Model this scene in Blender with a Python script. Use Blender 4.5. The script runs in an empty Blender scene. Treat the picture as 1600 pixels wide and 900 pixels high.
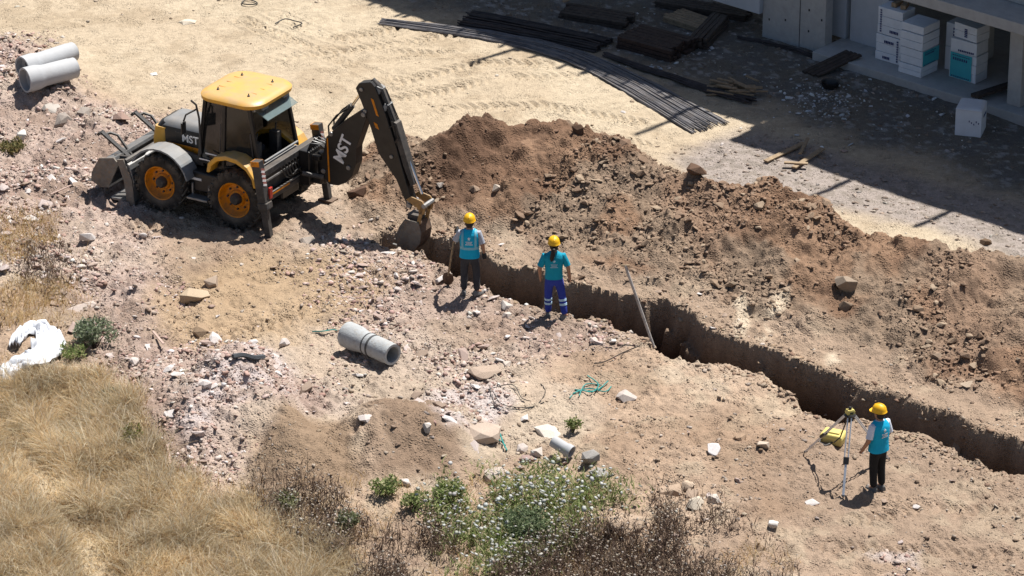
import bpy, bmesh, math, random
import numpy as np
from mathutils import Vector, Matrix
R_ = math.radians
random.seed(7); rng = np.random.default_rng(11)
sc = bpy.context.scene
# ------------------------------------------------------------------ camera, sky, sun, exposure
PITCH, FPX, DIST = R_(25), 6500., 81.
cam_d = bpy.data.cameras.new('Camera'); cam = bpy.data.objects.new('Camera', cam_d); sc.collection.objects.link(cam)
CAM = np.array([0, -DIST*math.cos(PITCH), DIST*math.sin(PITCH)])
cam.location = CAM.tolist(); cam.rotation_euler = (math.pi/2-PITCH, 0, 0)
cam_d.sensor_width = 36; cam_d.lens = FPX/1600*36; cam_d.clip_start = 1; cam_d.clip_end = 2000
sc.camera = cam
SH = 0.32                                   # shadow offset (-x and -y) per metre of height
SUN_EL = math.atan(1/(SH*math.sqrt(2)))
world = bpy.data.worlds.new('World'); sc.world = world; world.use_nodes = True
wn = world.node_tree; bg = wn.nodes['Background']
sky = wn.nodes.new('ShaderNodeTexSky'); sky.sky_type = 'NISHITA'; sky.sun_disc = False
sky.sun_elevation = SUN_EL; sky.sun_rotation = R_(45)
wn.links.new(sky.outputs[0], bg.inputs[0]); bg.inputs[1].default_value = 0.05
sun_d = bpy.data.lights.new('Sun', 'SUN'); sun_d.energy = 4.8; sun_d.angle = R_(0.5); sun_d.color = (1, .97, .92)
sun = bpy.data.objects.new('Sun', sun_d); sc.collection.objects.link(sun)
sun.rotation_euler = Vector((-SH, -SH, -1)).to_track_quat('-Z', 'Y').to_euler(); sun.location = (20, 20, 60)
sc.view_settings.view_transform = 'Standard'; sc.view_settings.look = 'None'
sc.view_settings.exposure = 0.86; sc.view_settings.gamma = 1; sc.view_settings.use_curve_mapping = False
sc.render.engine = 'CYCLES'; sc.cycles.max_bounces = 6; sc.cycles.transparent_max_bounces = 12

CR = np.array([1, 0, 0.]); CU = np.array([0, math.sin(PITCH), math.cos(PITCH)]); CW = np.array([0, math.cos(PITCH), -math.sin(PITCH)])
def at(px, py, z=0.):
    "point of the place at height z that the photograph shows at this pixel"
    d = CW+CR*(px-800)/FPX-CU*(py-450)/FPX
    return CAM+d*((z-CAM[2])/d[2])
def lin(c):
    c = np.asarray(c, float)/255
    return np.where(c <= .04045, c/12.92, ((c+.055)/1.055)**2.4)
KSUN = 1.5
def alb(r, g, b, sat=.74):
    c = lin((r, g, b))/KSUN; l = c.mean(); return l+(c-l)*sat

# ------------------------------------------------------------------ noise and masks (numpy)
def _hash(ix, iy, s):
    h = (ix*374761393+iy*668265263+s*2147483647) & 0xffffffff
    h = ((h ^ (h >> 13))*1274126177) & 0xffffffff
    return ((h ^ (h >> 16)) & 0xffff)/65535.
def vnoise(x, y, s=0):
    ix = np.floor(x).astype(np.int64); iy = np.floor(y).astype(np.int64); fx = x-ix; fy = y-iy
    fx = fx*fx*fx*(fx*(fx*6-15)+10); fy = fy*fy*fy*(fy*(fy*6-15)+10)
    a = _hash(ix, iy, s); b = _hash(ix+1, iy, s); c = _hash(ix, iy+1, s); d = _hash(ix+1, iy+1, s)
    return (a*(1-fx)+b*fx)*(1-fy)+(c*(1-fx)+d*fx)*fy
def fbm(x, y, f, o=4, s=0, g=.5):
    t = 0; a = 1; n = 0
    for k in range(o):
        ca, sa = math.cos(.7*k+s), math.sin(.7*k+s)
        t = t+a*vnoise((x*ca-y*sa)*f+17.3*k, (x*sa+y*ca)*f-9.1*k, s+k); n += a; a *= g; f *= 2.03
    return t/n
def worley(x, y, f, s=0):
    x = x*f; y = y*f; ix = np.floor(x).astype(np.int64); iy = np.floor(y).astype(np.int64); best = np.full(x.shape, 9.); idv = np.zeros(x.shape)
    for dx in (-1, 0, 1):
        for dy in (-1, 0, 1):
            cx = ix+dx; cy = iy+dy
            d = np.hypot(cx+_hash(cx, cy, s)-x, cy+_hash(cx, cy, s+1)-y); r = _hash(cx, cy, s+2)
            m = d < best; best = np.where(m, d, best); idv = np.where(m, r, idv)
    return best, idv
def sstep(a, b, x):
    t = np.clip((x-a)/(b-a), 0, 1); return t*t*(3-2*t)
def gp(pts, z=0.): return [at(p[0], p[1], p[2] if len(p) > 2 else z)[:2] for p in pts]
def seg_dist(x, y, pts):
    best = np.full(x.shape, 1e9); tt = np.zeros(x.shape); side = np.zeros(x.shape); L = 0; ll = np.zeros(x.shape)
    for i in range(len(pts)-1):
        a = pts[i]; b = pts[i+1]; d = b-a; l = math.hypot(*d)
        t = np.clip(((x-a[0])*d[0]+(y-a[1])*d[1])/(l*l), 0, 1)
        dd = np.hypot(x-a[0]-t*d[0], y-a[1]-t*d[1]); m = dd < best
        best = np.where(m, dd, best); tt = np.where(m, i+t, tt); ll = np.where(m, L+t*l, ll)
        side = np.where(m, d[0]*(y-a[1])-d[1]*(x-a[0]), side); L += l
    return best, tt, side, ll
def inside(x, y, poly):
    c = np.zeros(x.shape, bool); n = len(poly)
    for i in range(n):
        a = poly[i]; b = poly[(i+1) % n]
        if a[1] == b[1]: continue
        c ^= ((a[1] > y) != (b[1] > y)) & (x < (b[0]-a[0])*(y-a[1])/(b[1]-a[1])+a[0])
    return c
def pmask(x, y, pix, feather=.5, wob=.5, s=3, z=0.):
    poly = gp(pix, z); w = fbm(x, y, .9, 4, s)-.5; w2 = fbm(x, y, .9, 4, s+9)-.5
    xx = x+w*wob*2; yy = y+w2*wob*2
    d = seg_dist(xx, yy, poly+[poly[0]])[0]; d = np.where(inside(xx, yy, poly), -d, d)
    return sstep(feather, -feather, d)

# ------------------------------------------------------------------ terrain
BU = (math.cos(R_(-41)), math.sin(R_(-41))); BN = (-BU[1], BU[0])      # the site's two main directions: along the trench and the building front, and across
HEAP = [(655, 228, .62, 2.2, 1.2), (700, 199, 1.0, 2.9, 1.5), (757, 173, 1.35, 3.3, 1.8), (805, 190, 1.2, 3.4, 1.8),
        (850, 181, 1.32, 3.6, 1.9), (900, 198, 1.22, 3.5, 1.7), (945, 222, 1.1, 3.3, 1.6), (1020, 254, 1.0, 3.2, 1.5), (1105, 288, .85, 3.0, 1.4), (1150, 292, 1.0, 3.1, 1.5),
        (1200, 284, 1.15, 3.3, 1.7), (1250, 300, 1.1, 3.3, 1.7), (1330, 346, .95, 3.2, 1.4), (1400, 378, .85, 3.2, 1.4), (1470, 386, .92, 3.4, 1.4), (1540, 396, .98, 3.6, 1.5),
        (1620, 416, 1.0, 3.8, 1.6), (1800, 470, 1.0, 3.8, 1.6), (2100, 590, .9, 3.6, 1.6)]
NEAR = [(588, 374), (640, 393), (700, 417), (760, 441), (800, 462), (845, 478), (900, 492), (960, 513), (1020, 537), (1075, 555), (1130, 571), (1185, 588), (1235, 617), (1262, 642), (1300, 643), (1345, 652), (1395, 680), (1440, 691), (1490, 708), (1530, 729), (1600, 753), (1800, 830), (2300, 1020)]
FAR = [(605, 359), (650, 363), (700, 366), (750, 390), (800, 414), (850, 426), (890, 435), (960, 466), (1010, 473), (1060, 482), (1130, 513), (1200, 542), (1260, 566), (1330, 593), (1400, 617), (1440, 641), (1500, 661), (1600, 697), (1800, 779), (2300, 969)]
TRENCH = gp(NEAR)+gp(FAR)[::-1]
TRACKS = [[(430, 20), (520, 60), (600, 80), (700, 84)], [(380, 30), (450, 62), (540, 100), (640, 135)], [(430, 75), (520, 60), (620, 40)], [(440, 92), (560, 75), (700, 52)], [(600, 160), (700, 140), (780, 120), (900, 118)],
          [(620, 130), (740, 100), (850, 100)], [(700, 170), (850, 165), (1000, 190)], [(900, 205), (1010, 225), (1120, 240)], [(350, 525), (420, 505), (520, 480)], [(620, 545), (720, 540), (790, 548)], [(190, 350), (300, 350), (380, 365)],
          [(1330, 810), (1450, 790), (1600, 800)], [(1300, 850), (1450, 860), (1600, 870)], [(560, 600), (600, 640), (560, 690)]]
MOUNDS = [(600, 305, .22, .8, 1.0), (640, 280, .25, .8, 1.0),   # px, py of the visible top, height, radius x, radius y
    (375, 556, .55, 1.1, 1.5), (290, 600, .32, 1.2, 1.6), (420, 622, .5, 1.0, 1.3), (330, 640, .30, 1.2, 1.2), (215, 470, .22, .8, 1.6),
    (600, 640, .62, 1.1, 1.7), (690, 650, .45, 1.1, 1.5), (465, 672, .58, .9, 1.5), (960, 690, .30, .7, 1.0), (1170, 690, .16, 1.0, 1.0), (330, 395, .14, 1.6, 1.6), (500, 385, .16, 1.0, 1.0), (1010, 660, .12, 1.0, 1.0),
    (60, 110, .35, 1.6, 2.2), (150, 200, .2, 1.2, 1.8), (460, 350, .16, .6, .8), (1080, 700, .14, .8, 1.1)]
def terrain(x, y, fine=True):
    near = (np.abs(x) < 16) & (y > -16) & (y < 22)
    h = (fbm(x, y, .16, 3, 5)-.5)*.25*near
    # lower-left slope falls towards the camera, grassed bank on the left
    e = at(560, 735); sl = gp([(0, 560), (160, 610), (250, 700), (420, 770), (640, 770), (800, 770), (960, 800), (1300, 960)])
    d, _, sd, _ = seg_dist(x, y, sl); below = np.where(sd < 0, d, 0)
    h = h-.22*sstep(0, 1.2, below)-.10*sstep(1, 6, below)
    for (px, py, hh, rx, ry) in MOUNDS:
        c = at(px, py, hh); q = np.hypot((x-c[0])/rx, (y-c[1])/ry); h = h+hh*(1-sstep(0, 1.25, q*(.85+.5*(fbm(x, y, 1.1, 3, 8)))))
    # spoil heap
    cre = [np.array(at(p[0], p[1], p[2])[:2]) for p in HEAP]
    wx = x+(fbm(x, y, .55, 4, 21)-.5)*1.3; wy = y+(fbm(x, y, .55, 4, 31)-.5)*1.3
    cu = [p[0]*BU[0]+p[1]*BU[1] for p in cre]; cn = [p[0]*BN[0]+p[1]*BN[1] for p in cre]; uu = wx*BU[0]+wy*BU[1]; sd = (wx*BN[0]+wy*BN[1])-np.interp(uu, cu, cn)
    t = np.interp(uu, cu, np.arange(len(HEAP))); ar = np.arange(len(HEAP)); Hc = np.interp(t, ar, [p[2] for p in HEAP]); Wf = np.interp(t, ar, [p[3] for p in HEAP]); Wb = np.interp(t, ar, [p[4] for p in HEAP])
    q = np.clip(np.hypot(sd/(Wb+(Wf-Wb)*sstep(.25, -.25, sd)), np.minimum(0, uu-cu[0])/1.5), 0, 1.0)
    prof = (1-q)**1.15; prof = np.where(q < .12, prof-(.12-q)**2*2.2, prof)
    heap = Hc*1.1*prof*(.93+.35*(fbm(x, y, .8, 4, 41)-.5)*2*sstep(0, .2, q)*sstep(1, .6, q))
    for k, (px, py, hh, rr) in enumerate([(715, 255, .28, .8), (790, 300, .3, .9), (870, 275, .3, .8), (950, 330, .28, .9), (1050, 350, .26, .8), (1150, 365, .3, .9), (1240, 375, .3, .9), (1330, 430, .28, .9), (1420, 470, .3, 1.0), (1500, 455, .3, .8), (1580, 520, .3, 1.0), (1270, 470, .16, .7), (1010, 420, .14, .7)]):
        c_ = at(px, py, .5); dq = np.hypot(x-c_[0], y-c_[1])/rr*(.8+.4*fbm(x, y, 1.2, 3, 200+k)); heap = heap+np.where(heap > .02, hh*np.maximum(0, 1-dq), 0)
    hm = sstep(1.0, .82, q)
    h = np.where(heap > 0, h*(1-hm*.5)+heap, h)
    # trench
    wo = .42; tx = x+(fbm(x, y, .9, 3, 51)-.5)*wo*2+(fbm(x, y, 3.2, 2, 52)-.5)*.14; ty = y+(fbm(x, y, .9, 3, 61)-.5)*wo*2+(fbm(x, y, 3.2, 2, 62)-.5)*.14
    ins = inside(tx, ty, TRENCH); de = seg_dist(tx, ty, TRENCH+[TRENCH[0]])[0]
    tr = np.where(ins, sstep(-.02, .20, de)*(1-.62*sstep(.44, .54, fbm(x, y, 1.1, 3, 63))*sstep(.38, .28, de)), 0.)
    lip = np.where(ins, 0, np.exp(-de/.25))*.16*np.maximum(0, fbm(x, y, 2.2, 4, 71)-.35)
    floor_ = -1.65+.12*fbm(x, y, 1.2, 3, 77)+.25*np.maximum(0, fbm(x, y, 2.2, 3, 79)-.6)
    h = (h+lip)*(1-tr)+floor_*tr
    # masks
    M = {}
    M['heap'] = hm; M['trench'] = tr; M['heapq'] = q; M['heapt'] = t
    M['sand'] = pmask(x, y, [(-900, -500), (2600, -500), (2600, 500), (1600, 440), (1300, 360), (1080, 320), (760, 240), (640, 235), (560, 300), (470, 200), (340, 175), (250, 180), (150, 150), (70, 60), (-900, 20)], .6, .5, 3)
    M['pink'] = np.maximum(pmask(x, y, [(-300, 40), (60, 60), (140, 170), (260, 190), (330, 260), (260, 310), (200, 350), (250, 420), (330, 470), (260, 520), (420, 560), (520, 610), (560, 650), (420, 660), (360, 740), (250, 730), (180, 610), (120, 500), (100, 420), (-300, 400)], .5, .6, 13),
                           pmask(x, y, [(560, 340), (640, 395), (760, 450), (900, 500), (960, 530), (840, 560), (720, 600), (560, 560), (520, 470), (470, 400)], .8, .7, 14)*.8)
    M['white'] = np.maximum(pmask(x, y, [(640, 640), (700, 590), (770, 600), (790, 650), (720, 700), (670, 670)], .25, .5, 15), pmask(x, y, [(380, 570), (440, 560), (470, 600), (400, 640), (330, 700), (290, 690), (310, 620)], .3, .6, 16))
    M['white'] = np.maximum(M['white'], .8*pmask(x, y, [(1360, 865), (1430, 860), (1430, 895), (1380, 900)], .25, .4, 18))
    M['gravel'] = pmask(x, y, [(1050, 240), (1180, 205), (1330, 250), (1640, 330), (1640, 430), (1500, 370), (1300, 320), (1120, 290)], .4, .4, 17)
    M['yard'] = pmask(x, y, [(420, -220), (560, -20), (700, 15), (900, 60), (1060, 130), (1190, 160), (1640, 320), (2500, 400), (2500, -500), (420, -500)], .8, .6, 19)
    M['grass'] = pmask(x, y, [(-500, 600), (20, 612), (80, 600), (150, 606), (185, 630), (215, 700), (270, 745), (350, 785), (450, 815), (530, 860), (560, 1100), (-500, 1100)], .35, .4, 20, -.2)
    M['clodz'] = np.clip(hm*1.0*(fbm(x, y, .8, 3, 23) > .33)+.1*hm, 0, 1)
    if fine:
        rough = .022+.11*M['heap']*(1-tr)+.08*M['pink']+.085*(1-M['sand'])
        h = h+rough*(fbm(x, y, 2.6, 5, 81, .6)-.5)*2*near*(1-.5*tr)
        w1, i1 = worley(x, y, 5.5, 91); w2, i2 = worley(x, y, 11, 93)
        cl = np.maximum(0, .42-w1)*(i1 > .45)*.18+np.maximum(0, .42-w2)*(i2 > .35)*.11
        h = h+cl*near*np.clip(M['heap']*1.0*sstep(.35, .6, fbm(x, y, .9, 3, 95))+.3*M['heap']+1.0*M['pink']+.85*(1-M['sand'])*(1-M['heap'])*sstep(.38, .58, fbm(x, y, 1.1, 3, 97))+.15*(1-M['sand']), 0, 1.1)*(1-tr)
        # shallow ruts and tyre treads
        for k, trk in enumerate(TRACKS):
            pts = gp(trk)
            for off in ((-.0,) if k % 2 else (0.,)):
                d, t, sd, ll = seg_dist(x, y, pts); m = sstep(.26, .18, d)*near*sstep(.25, .55, fbm(x, y, .9, 3, 66+k))*(1-hm)*(1-tr)
                lug = .5+.5*np.sign(np.sin((ll+np.where(sd > 0, d, -d)*.0+d*.7)*2*math.pi/.22))
                h = h-m*(.05-.075*lug)+sstep(.36, .28, d)*sstep(.2, .27, d)*.02*near
        # drag streaks on the sand
        st = fbm(x*.9+y*.3, y*3.2-x*.9, .9, 4, 99)-.5
        h = h+M['sand']*near*st*.05
    return h, M
DX, DY = .042, .05
def axis(a, b, s):
    c = np.arange(a, b+s/2, s); g = [s*1.6]
    while sum(g) < 420: g.append(g[-1]*1.55)
    o = np.cumsum(g); return np.concatenate([a-o[::-1], c, c[-1]+o])
xs = axis(-12.3, 12.3, DX); ys = axis(-12.6, 17.0, DY)
GX, GY = np.meshgrid(xs, ys); GH, GM = terrain(GX, GY)
_ix = np.arange(len(xs)); _iy = np.arange(len(ys))
def samp(A, x, y):
    fx = np.interp(x, xs, _ix); fy = np.interp(y, ys, _iy); i = np.clip(fx.astype(int), 0, len(xs)-2); j = np.clip(fy.astype(int), 0, len(ys)-2); a = fx-i; b = fy-j
    return (A[j, i]*(1-a)+A[j, i+1]*a)*(1-b)+(A[j+1, i]*(1-a)+A[j+1, i+1]*a)*b
def hz(x, y): return float(samp(GH, np.array([x]), np.array([y]))[0])
def G(px, py):
    "where the line of sight of this pixel meets the terrain"
    z = np.linspace(3, -1.6, 400); d = CW+CR*(px-800)/FPX-CU*(py-450)/FPX
    P = CAM[None]+d[None]*((z-CAM[2])/d[2])[:, None]; hh = samp(GH, P[:, 0], P[:, 1]); k = int(np.argmax(hh >= z))
    return np.array([P[k, 0], P[k, 1], hh[k]])

# ------------------------------------------------------------------ materials
def mat(name, col, rough=.8, metal=0., var=.15, scale=6., bump=.15, col2=None, attr=None, spec=.3, dust=0., alpha=1., wear=0., wear_col=(.10, .05, .03), bscale=None, transl=0., crumb=0.):
    m = bpy.data.materials.new(name); m.use_nodes = True; nt = m.node_tree; N = nt.nodes; L = nt.links; b = N['Principled BSDF']
    b.inputs['Roughness'].default_value = rough; b.inputs['Metallic'].default_value = metal; b.inputs['Specular IOR Level'].default_value = spec
    tc = N.new('ShaderNodeTexCoord'); no = N.new('ShaderNodeTexNoise'); no.inputs['Scale'].default_value = scale; no.inputs['Detail'].default_value = 6; no.inputs['Roughness'].default_value = .65
    L.new(tc.outputs['Object'], no.inputs['Vector'])
    rmp = N.new('ShaderNodeMapRange'); rmp.inputs[1].default_value = .3; rmp.inputs[2].default_value = .7; L.new(no.outputs['Fac'], rmp.inputs[0])
    mix = N.new('ShaderNodeMix'); mix.data_type = 'RGBA'; L.new(rmp.outputs[0], mix.inputs[0])
    if attr:
        a = N.new('ShaderNodeAttribute'); a.attribute_name = attr
        for k, f in ((6, 1-var), (7, 1+var)):
            s = N.new('ShaderNodeMix'); s.data_type = 'RGBA'; s.blend_type = 'MULTIPLY'; s.inputs[0].default_value = 1; L.new(a.outputs['Color'], s.inputs[6]); s.inputs[7].default_value = (f, f, f, 1); L.new(s.outputs[2], mix.inputs[k])
    else:
        c2 = col2 if col2 is not None else [min(1, c*(1+var)) for c in col]; c1 = col if col2 is not None else [c*(1-var) for c in col]
        mix.inputs[6].default_value = (*c1[:3], 1); mix.inputs[7].default_value = (*c2[:3], 1)
    out = mix.outputs[2]
    def over(fac_socket, c, lo, hi, amt):
        nonlocal out
        r = N.new('ShaderNodeMapRange'); r.inputs[1].default_value = lo; r.inputs[2].default_value = hi; r.inputs[4].default_value = amt; L.new(fac_socket, r.inputs[0])
        x = N.new('ShaderNodeMix'); x.data_type = 'RGBA'; L.new(r.outputs[0], x.inputs[0]); L.new(out, x.inputs[6]); x.inputs[7].default_value = (*c, 1); out = x.outputs[2]
    if wear:
        n2 = N.new('ShaderNodeTexNoise'); n2.inputs['Scale'].default_value = scale*2.3; n2.inputs['Detail'].default_value = 8; L.new(tc.outputs['Object'], n2.inputs['Vector']); over(n2.outputs['Fac'], wear_col, .52, .66, wear)
    if dust:
        ge = N.new('ShaderNodeNewGeometry'); sx = N.new('ShaderNodeSeparateXYZ'); L.new(ge.outputs['Normal'], sx.inputs[0])
        n3 = N.new('ShaderNodeTexNoise'); n3.inputs['Scale'].default_value = 3.5; n3.inputs['Detail'].default_value = 7; L.new(tc.outputs['Object'], n3.inputs['Vector'])
        ad = N.new('ShaderNodeMath'); ad.operation = 'MULTIPLY_ADD'; L.new(sx.outputs[2], ad.inputs[0]); ad.inputs[1].default_value = .5; L.new(n3.outputs['Fac'], ad.inputs[2]); over(ad.outputs[0], tuple(alb(190, 168, 140)), .45, 1.15, dust)
    L.new(out, b.inputs['Base Color'])
    if alpha < 1: b.inputs['Alpha'].default_value = alpha
    if transl:
        b.inputs['Transmission Weight'].default_value = 0; b.inputs['Subsurface Weight'].default_value = 0
        tr = N.new('ShaderNodeBsdfTranslucent'); L.new(out, tr.inputs[0]); ms = N.new('ShaderNodeMixShader'); ms.inputs[0].default_value = transl; L.new(b.outputs[0], ms.inputs[1]); L.new(tr.outputs[0], ms.inputs[2]); L.new(ms.outputs[0], N['Material Output'].inputs[0])
    if bump:
        n4 = N.new('ShaderNodeTexNoise'); n4.inputs['Scale'].default_value = bscale or scale*4; n4.inputs['Detail'].default_value = 5; L.new(tc.outputs['Object'], n4.inputs['Vector'])
        if crumb:
            vo = N.new('ShaderNodeTexVoronoi'); vo.inputs['Scale'].default_value = 21; L.new(tc.outputs['Object'], vo.inputs['Vector'])
            mr = N.new('ShaderNodeMapRange'); mr.inputs[1].default_value = .05; mr.inputs[2].default_value = .5; mr.inputs[3].default_value = 1; mr.inputs[4].default_value = 0; L.new(vo.outputs['Distance'], mr.inputs[0])
            n5 = N.new('ShaderNodeTexNoise'); n5.inputs['Scale'].default_value = 2.2; n5.inputs['Detail'].default_value = 4; L.new(tc.outputs['Object'], n5.inputs['Vector'])
            m5 = N.new('ShaderNodeMapRange'); m5.inputs[1].default_value = .42; m5.inputs[2].default_value = .62; m5.inputs[4].default_value = crumb; L.new(n5.outputs['Fac'], m5.inputs[0])
            mm = N.new('ShaderNodeMath'); mm.operation = 'MULTIPLY'; L.new(mr.outputs[0], mm.inputs[0]); L.new(m5.outputs[0], mm.inputs[1])
            aa = N.new('ShaderNodeMath'); aa.operation = 'ADD'; L.new(mm.outputs[0], aa.inputs[0]); L.new(n4.outputs['Fac'], aa.inputs[1])
            n6 = N.new('ShaderNodeTexNoise'); n6.inputs['Scale'].default_value = 60; n6.inputs['Detail'].default_value = 4; L.new(tc.outputs['Object'], n6.inputs['Vector'])
            m6 = N.new('ShaderNodeMapRange'); m6.inputs[1].default_value = .3; m6.inputs[2].default_value = .7; m6.inputs[3].default_value = .74; m6.inputs[4].default_value = 1.22; L.new(n6.outputs['Fac'], m6.inputs[0])
            x6 = N.new('ShaderNodeMix'); x6.data_type = 'RGBA'; x6.blend_type = 'MULTIPLY'; x6.inputs[0].default_value = 1; L.new(out, x6.inputs[6]); L.new(m6.outputs[0], x6.inputs[7]); L.new(x6.outputs[2], b.inputs['Base Color'])
        bp = N.new('ShaderNodeBump'); bp.inputs['Strength'].default_value = bump; bp.inputs['Distance'].default_value = .03; L.new(aa.outputs[0] if crumb else n4.outputs['Fac'], bp.inputs['Height']); L.new(bp.outputs[0], b.inputs['Normal'])
    return m
SOIL = mat('soil', None, .95, attr='Col', var=.16, scale=9, bump=.9, bscale=38, spec=.1, crumb=1.2)
STONE = mat('stone', None, .9, attr='Col', var=.14, scale=14, bump=.4, bscale=40, spec=.15)
GRASS = mat('dry_grass', None, .8, attr='Col', var=.1, scale=3, bump=0, spec=.15, transl=.5)
LEAF = mat('leaf', None, .65, attr='Col', var=.15, scale=8, bump=0, spec=.25, transl=.45)
YEL = mat('yellow_paint', alb(250, 188, 62, 1.0), .42, spec=.4, var=.10, scale=3, bump=.06, dust=.6, wear=.22, wear_col=(.34, .24, .12))
ORG = mat('orange_paint', alb(238, 150, 28, 1.08), .5, var=.12, scale=6, bump=.05, dust=.25, wear=.5, wear_col=(.10, .065, .03))
OCH = mat('worn_ochre_paint', (.34, .20, .075), .6, var=.2, wear=.6, wear_col=(.16, .11, .07), dust=.3)
BLK = mat('black_paint', (.011, .011, .012), .38, spec=.4, var=.4, scale=5, bump=.06, dust=.07)
DGR = mat('dark_grey_steel', (.032, .033, .036), .5, var=.3, scale=7, bump=.1, dust=.28, wear=.25, wear_col=(.12, .10, .08))
GRY = mat('grey_plastic', (.16, .18, .20), .5, var=.15, scale=5, bump=.05, dust=.45)
STEEL = mat('worn_steel', (.24, .25, .26), .38, .6, var=.3, scale=6, bump=.1, wear=.35, wear_col=(.13, .09, .06), dust=.35)
RUST = mat('rusty_steel', (.10, .06, .04), .8, .1, var=.35, scale=9, bump=.3, wear=.5, wear_col=(.17, .12, .09), dust=.3)
DIRTY = mat('soil_caked_steel', (.15, .14, .13), .6, .3, var=.3, scale=6, bump=.3, wear=.8, wear_col=tuple(alb(150, 122, 96)), dust=.4)
CHROME = mat('chrome_rod', (.6, .6, .6), .18, 1., var=.05, bump=0)
TYRE = mat('tyre_rubber', (.028, .026, .025), .85, var=.3, scale=12, bump=.3, dust=.55, spec=.2)
GLASS = mat('tinted_glass', (.012, .013, .014), .07, spec=.6, var=.1, bump=0, alpha=.86, dust=.10)
CLEAR = mat('pale_glass', (.16, .21, .21), .1, spec=.5, var=.1, bump=0, alpha=.5)
RED = mat('red_lamp', (.35, .03, .02), .3, bump=0)
WHT = mat('white_print', (.72, .72, .72), .6, var=.08, bump=0)
CONC = mat('concrete', (.36, .36, .355), .85, var=.10, scale=4, bump=.25, wear=.25, wear_col=(.26, .25, .24))
PIPEC = mat('pipe_concrete', (.33, .35, .36), .85, var=.10, scale=7, bump=.3, wear=.45, wear_col=(.25, .23, .20), dust=.25)
WOOD = mat('weathered_wood', (.26, .19, .12), .85, var=.3, scale=9, bump=.3, wear=.4, wear_col=(.17, .12, .08))
DWOOD = mat('dark_timber', (.055, .042, .035), .85, var=.4, scale=7, bump=.4)
BARS = mat('rebar_steel', (.15, .15, .165), .6, .3, var=.3, scale=4, bump=.2, wear=.4, wear_col=(.09, .06, .045), dust=.25)
BARS2 = mat('rusty_rebar', (.05, .042, .042), .75, .1, var=.4, scale=4, bump=.2)
FOAM = mat('white_foam', (.62, .65, .69), .75, var=.06, scale=6, bump=.12)
TEAL = mat('teal_print', (.05, .36, .42), .6, var=.06, bump=0)
NAVY = mat('navy_print', (.03, .04, .14), .6, var=.06, bump=0)
TARP = mat('white_tarp', (.62, .63, .66), .6, var=.06, scale=5, bump=.25, transl=.15)
SKIN = mat('skin', (.30, .16, .10), .55, var=.08, scale=9, bump=0)
HAIR = mat('dark_hair', (.012, .009, .008), .6, var=.2, bump=0)
HELM = mat('yellow_helmet', alb(255, 196, 10, 1.04), .5, spec=.5, var=.03, bump=0)
TURQ = mat('turquoise_cloth', alb(48, 182, 224, 1.08), .8, var=.07, scale=7, bump=.35, bscale=14)
TURQ2 = mat('turquoise_shirt', alb(22, 160, 188, 1.08), .8, var=.08, scale=7, bump=.4, bscale=12)
SHIRT = mat('pale_grey_shirt', (.33, .35, .40), .85, var=.06, bump=.3, bscale=15)
DARKT = mat('dark_grey_trousers', (.035, .036, .042), .9, var=.2, bump=.4, bscale=15)
BLACKT = mat('black_trousers', (.012, .012, .013), .9, var=.2, bump=.4, bscale=15)
BLUET = mat('blue_trousers', (.022, .040, .27), .85, var=.12, bump=.4, bscale=15)
SHOE = mat('work_shoe', (.10, .105, .11), .75, var=.2, bump=.2, dust=.4)
GLOVE = mat('dark_glove', (.02, .02, .022), .8, bump=.2)
VBAND = mat('vest_tape', (.16, .40, .50), .5, var=.06, bump=0)
REFL = mat('reflective_tape', (.40, .56, .66), .5, var=.06, bump=0)
ALU = mat('aluminium', (.55, .57, .60), .4, .5, var=.06, bump=0)
PYEL = mat('pale_yellow_plastic', alb(244, 222, 120, .95), .5, var=.05, bump=.05, dust=.2)
CORD = mat('teal_cord', (.03, .22, .20), .6, var=.2, bump=0)
WIREB = mat('dark_wire', (.03, .03, .03), .6, bump=0)

# ------------------------------------------------------------------ builders
COL = sc.collection
def np_mesh(name, V, F, col=None, m=None, smooth=False):
    me = bpy.data.meshes.new(name); V = np.asarray(V, np.float32); F = np.asarray(F, np.int32); k = F.shape[1]
    me.vertices.add(len(V)); me.vertices.foreach_set('co', V.ravel()); me.loops.add(F.size); me.loops.foreach_set('vertex_index', F.ravel())
    me.polygons.add(len(F)); me.polygons.foreach_set('loop_start', np.arange(0, F.size, k, dtype=np.int32)); me.polygons.foreach_set('loop_total', np.full(len(F), k, np.int32))
    if smooth: me.polygons.foreach_set('use_smooth', np.ones(len(F), bool))
    me.update(calc_edges=True)
    if col is not None:
        a = me.color_attributes.new('Col', 'FLOAT_COLOR', 'POINT'); c = np.ones((len(V), 4), np.float32); c[:, :3] = col; a.data.foreach_set('color', c.ravel())
    if m: me.materials.append(m)
    return me
def link(name, me, parent=None, loc=None, rot=None):
    o = bpy.data.objects.new(name, me); COL.objects.link(o)
    if parent is not None: o.parent = parent
    if loc is not None: o.location = [float(v) for v in loc]
    if rot is not None: o.rotation_euler = rot
    return o
def tag(o, label=None, cat=None, group=None, kind=None):
    for k, v in (('label', label), ('category', cat), ('group', group), ('kind', kind)):
        if v: o[k] = v
    return o
def thing(name, label, cat, loc=(0, 0, 0), rz=0., group=None):
    return tag(link(name, None, None, loc, (0, 0, rz)), label, cat, group)
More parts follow.
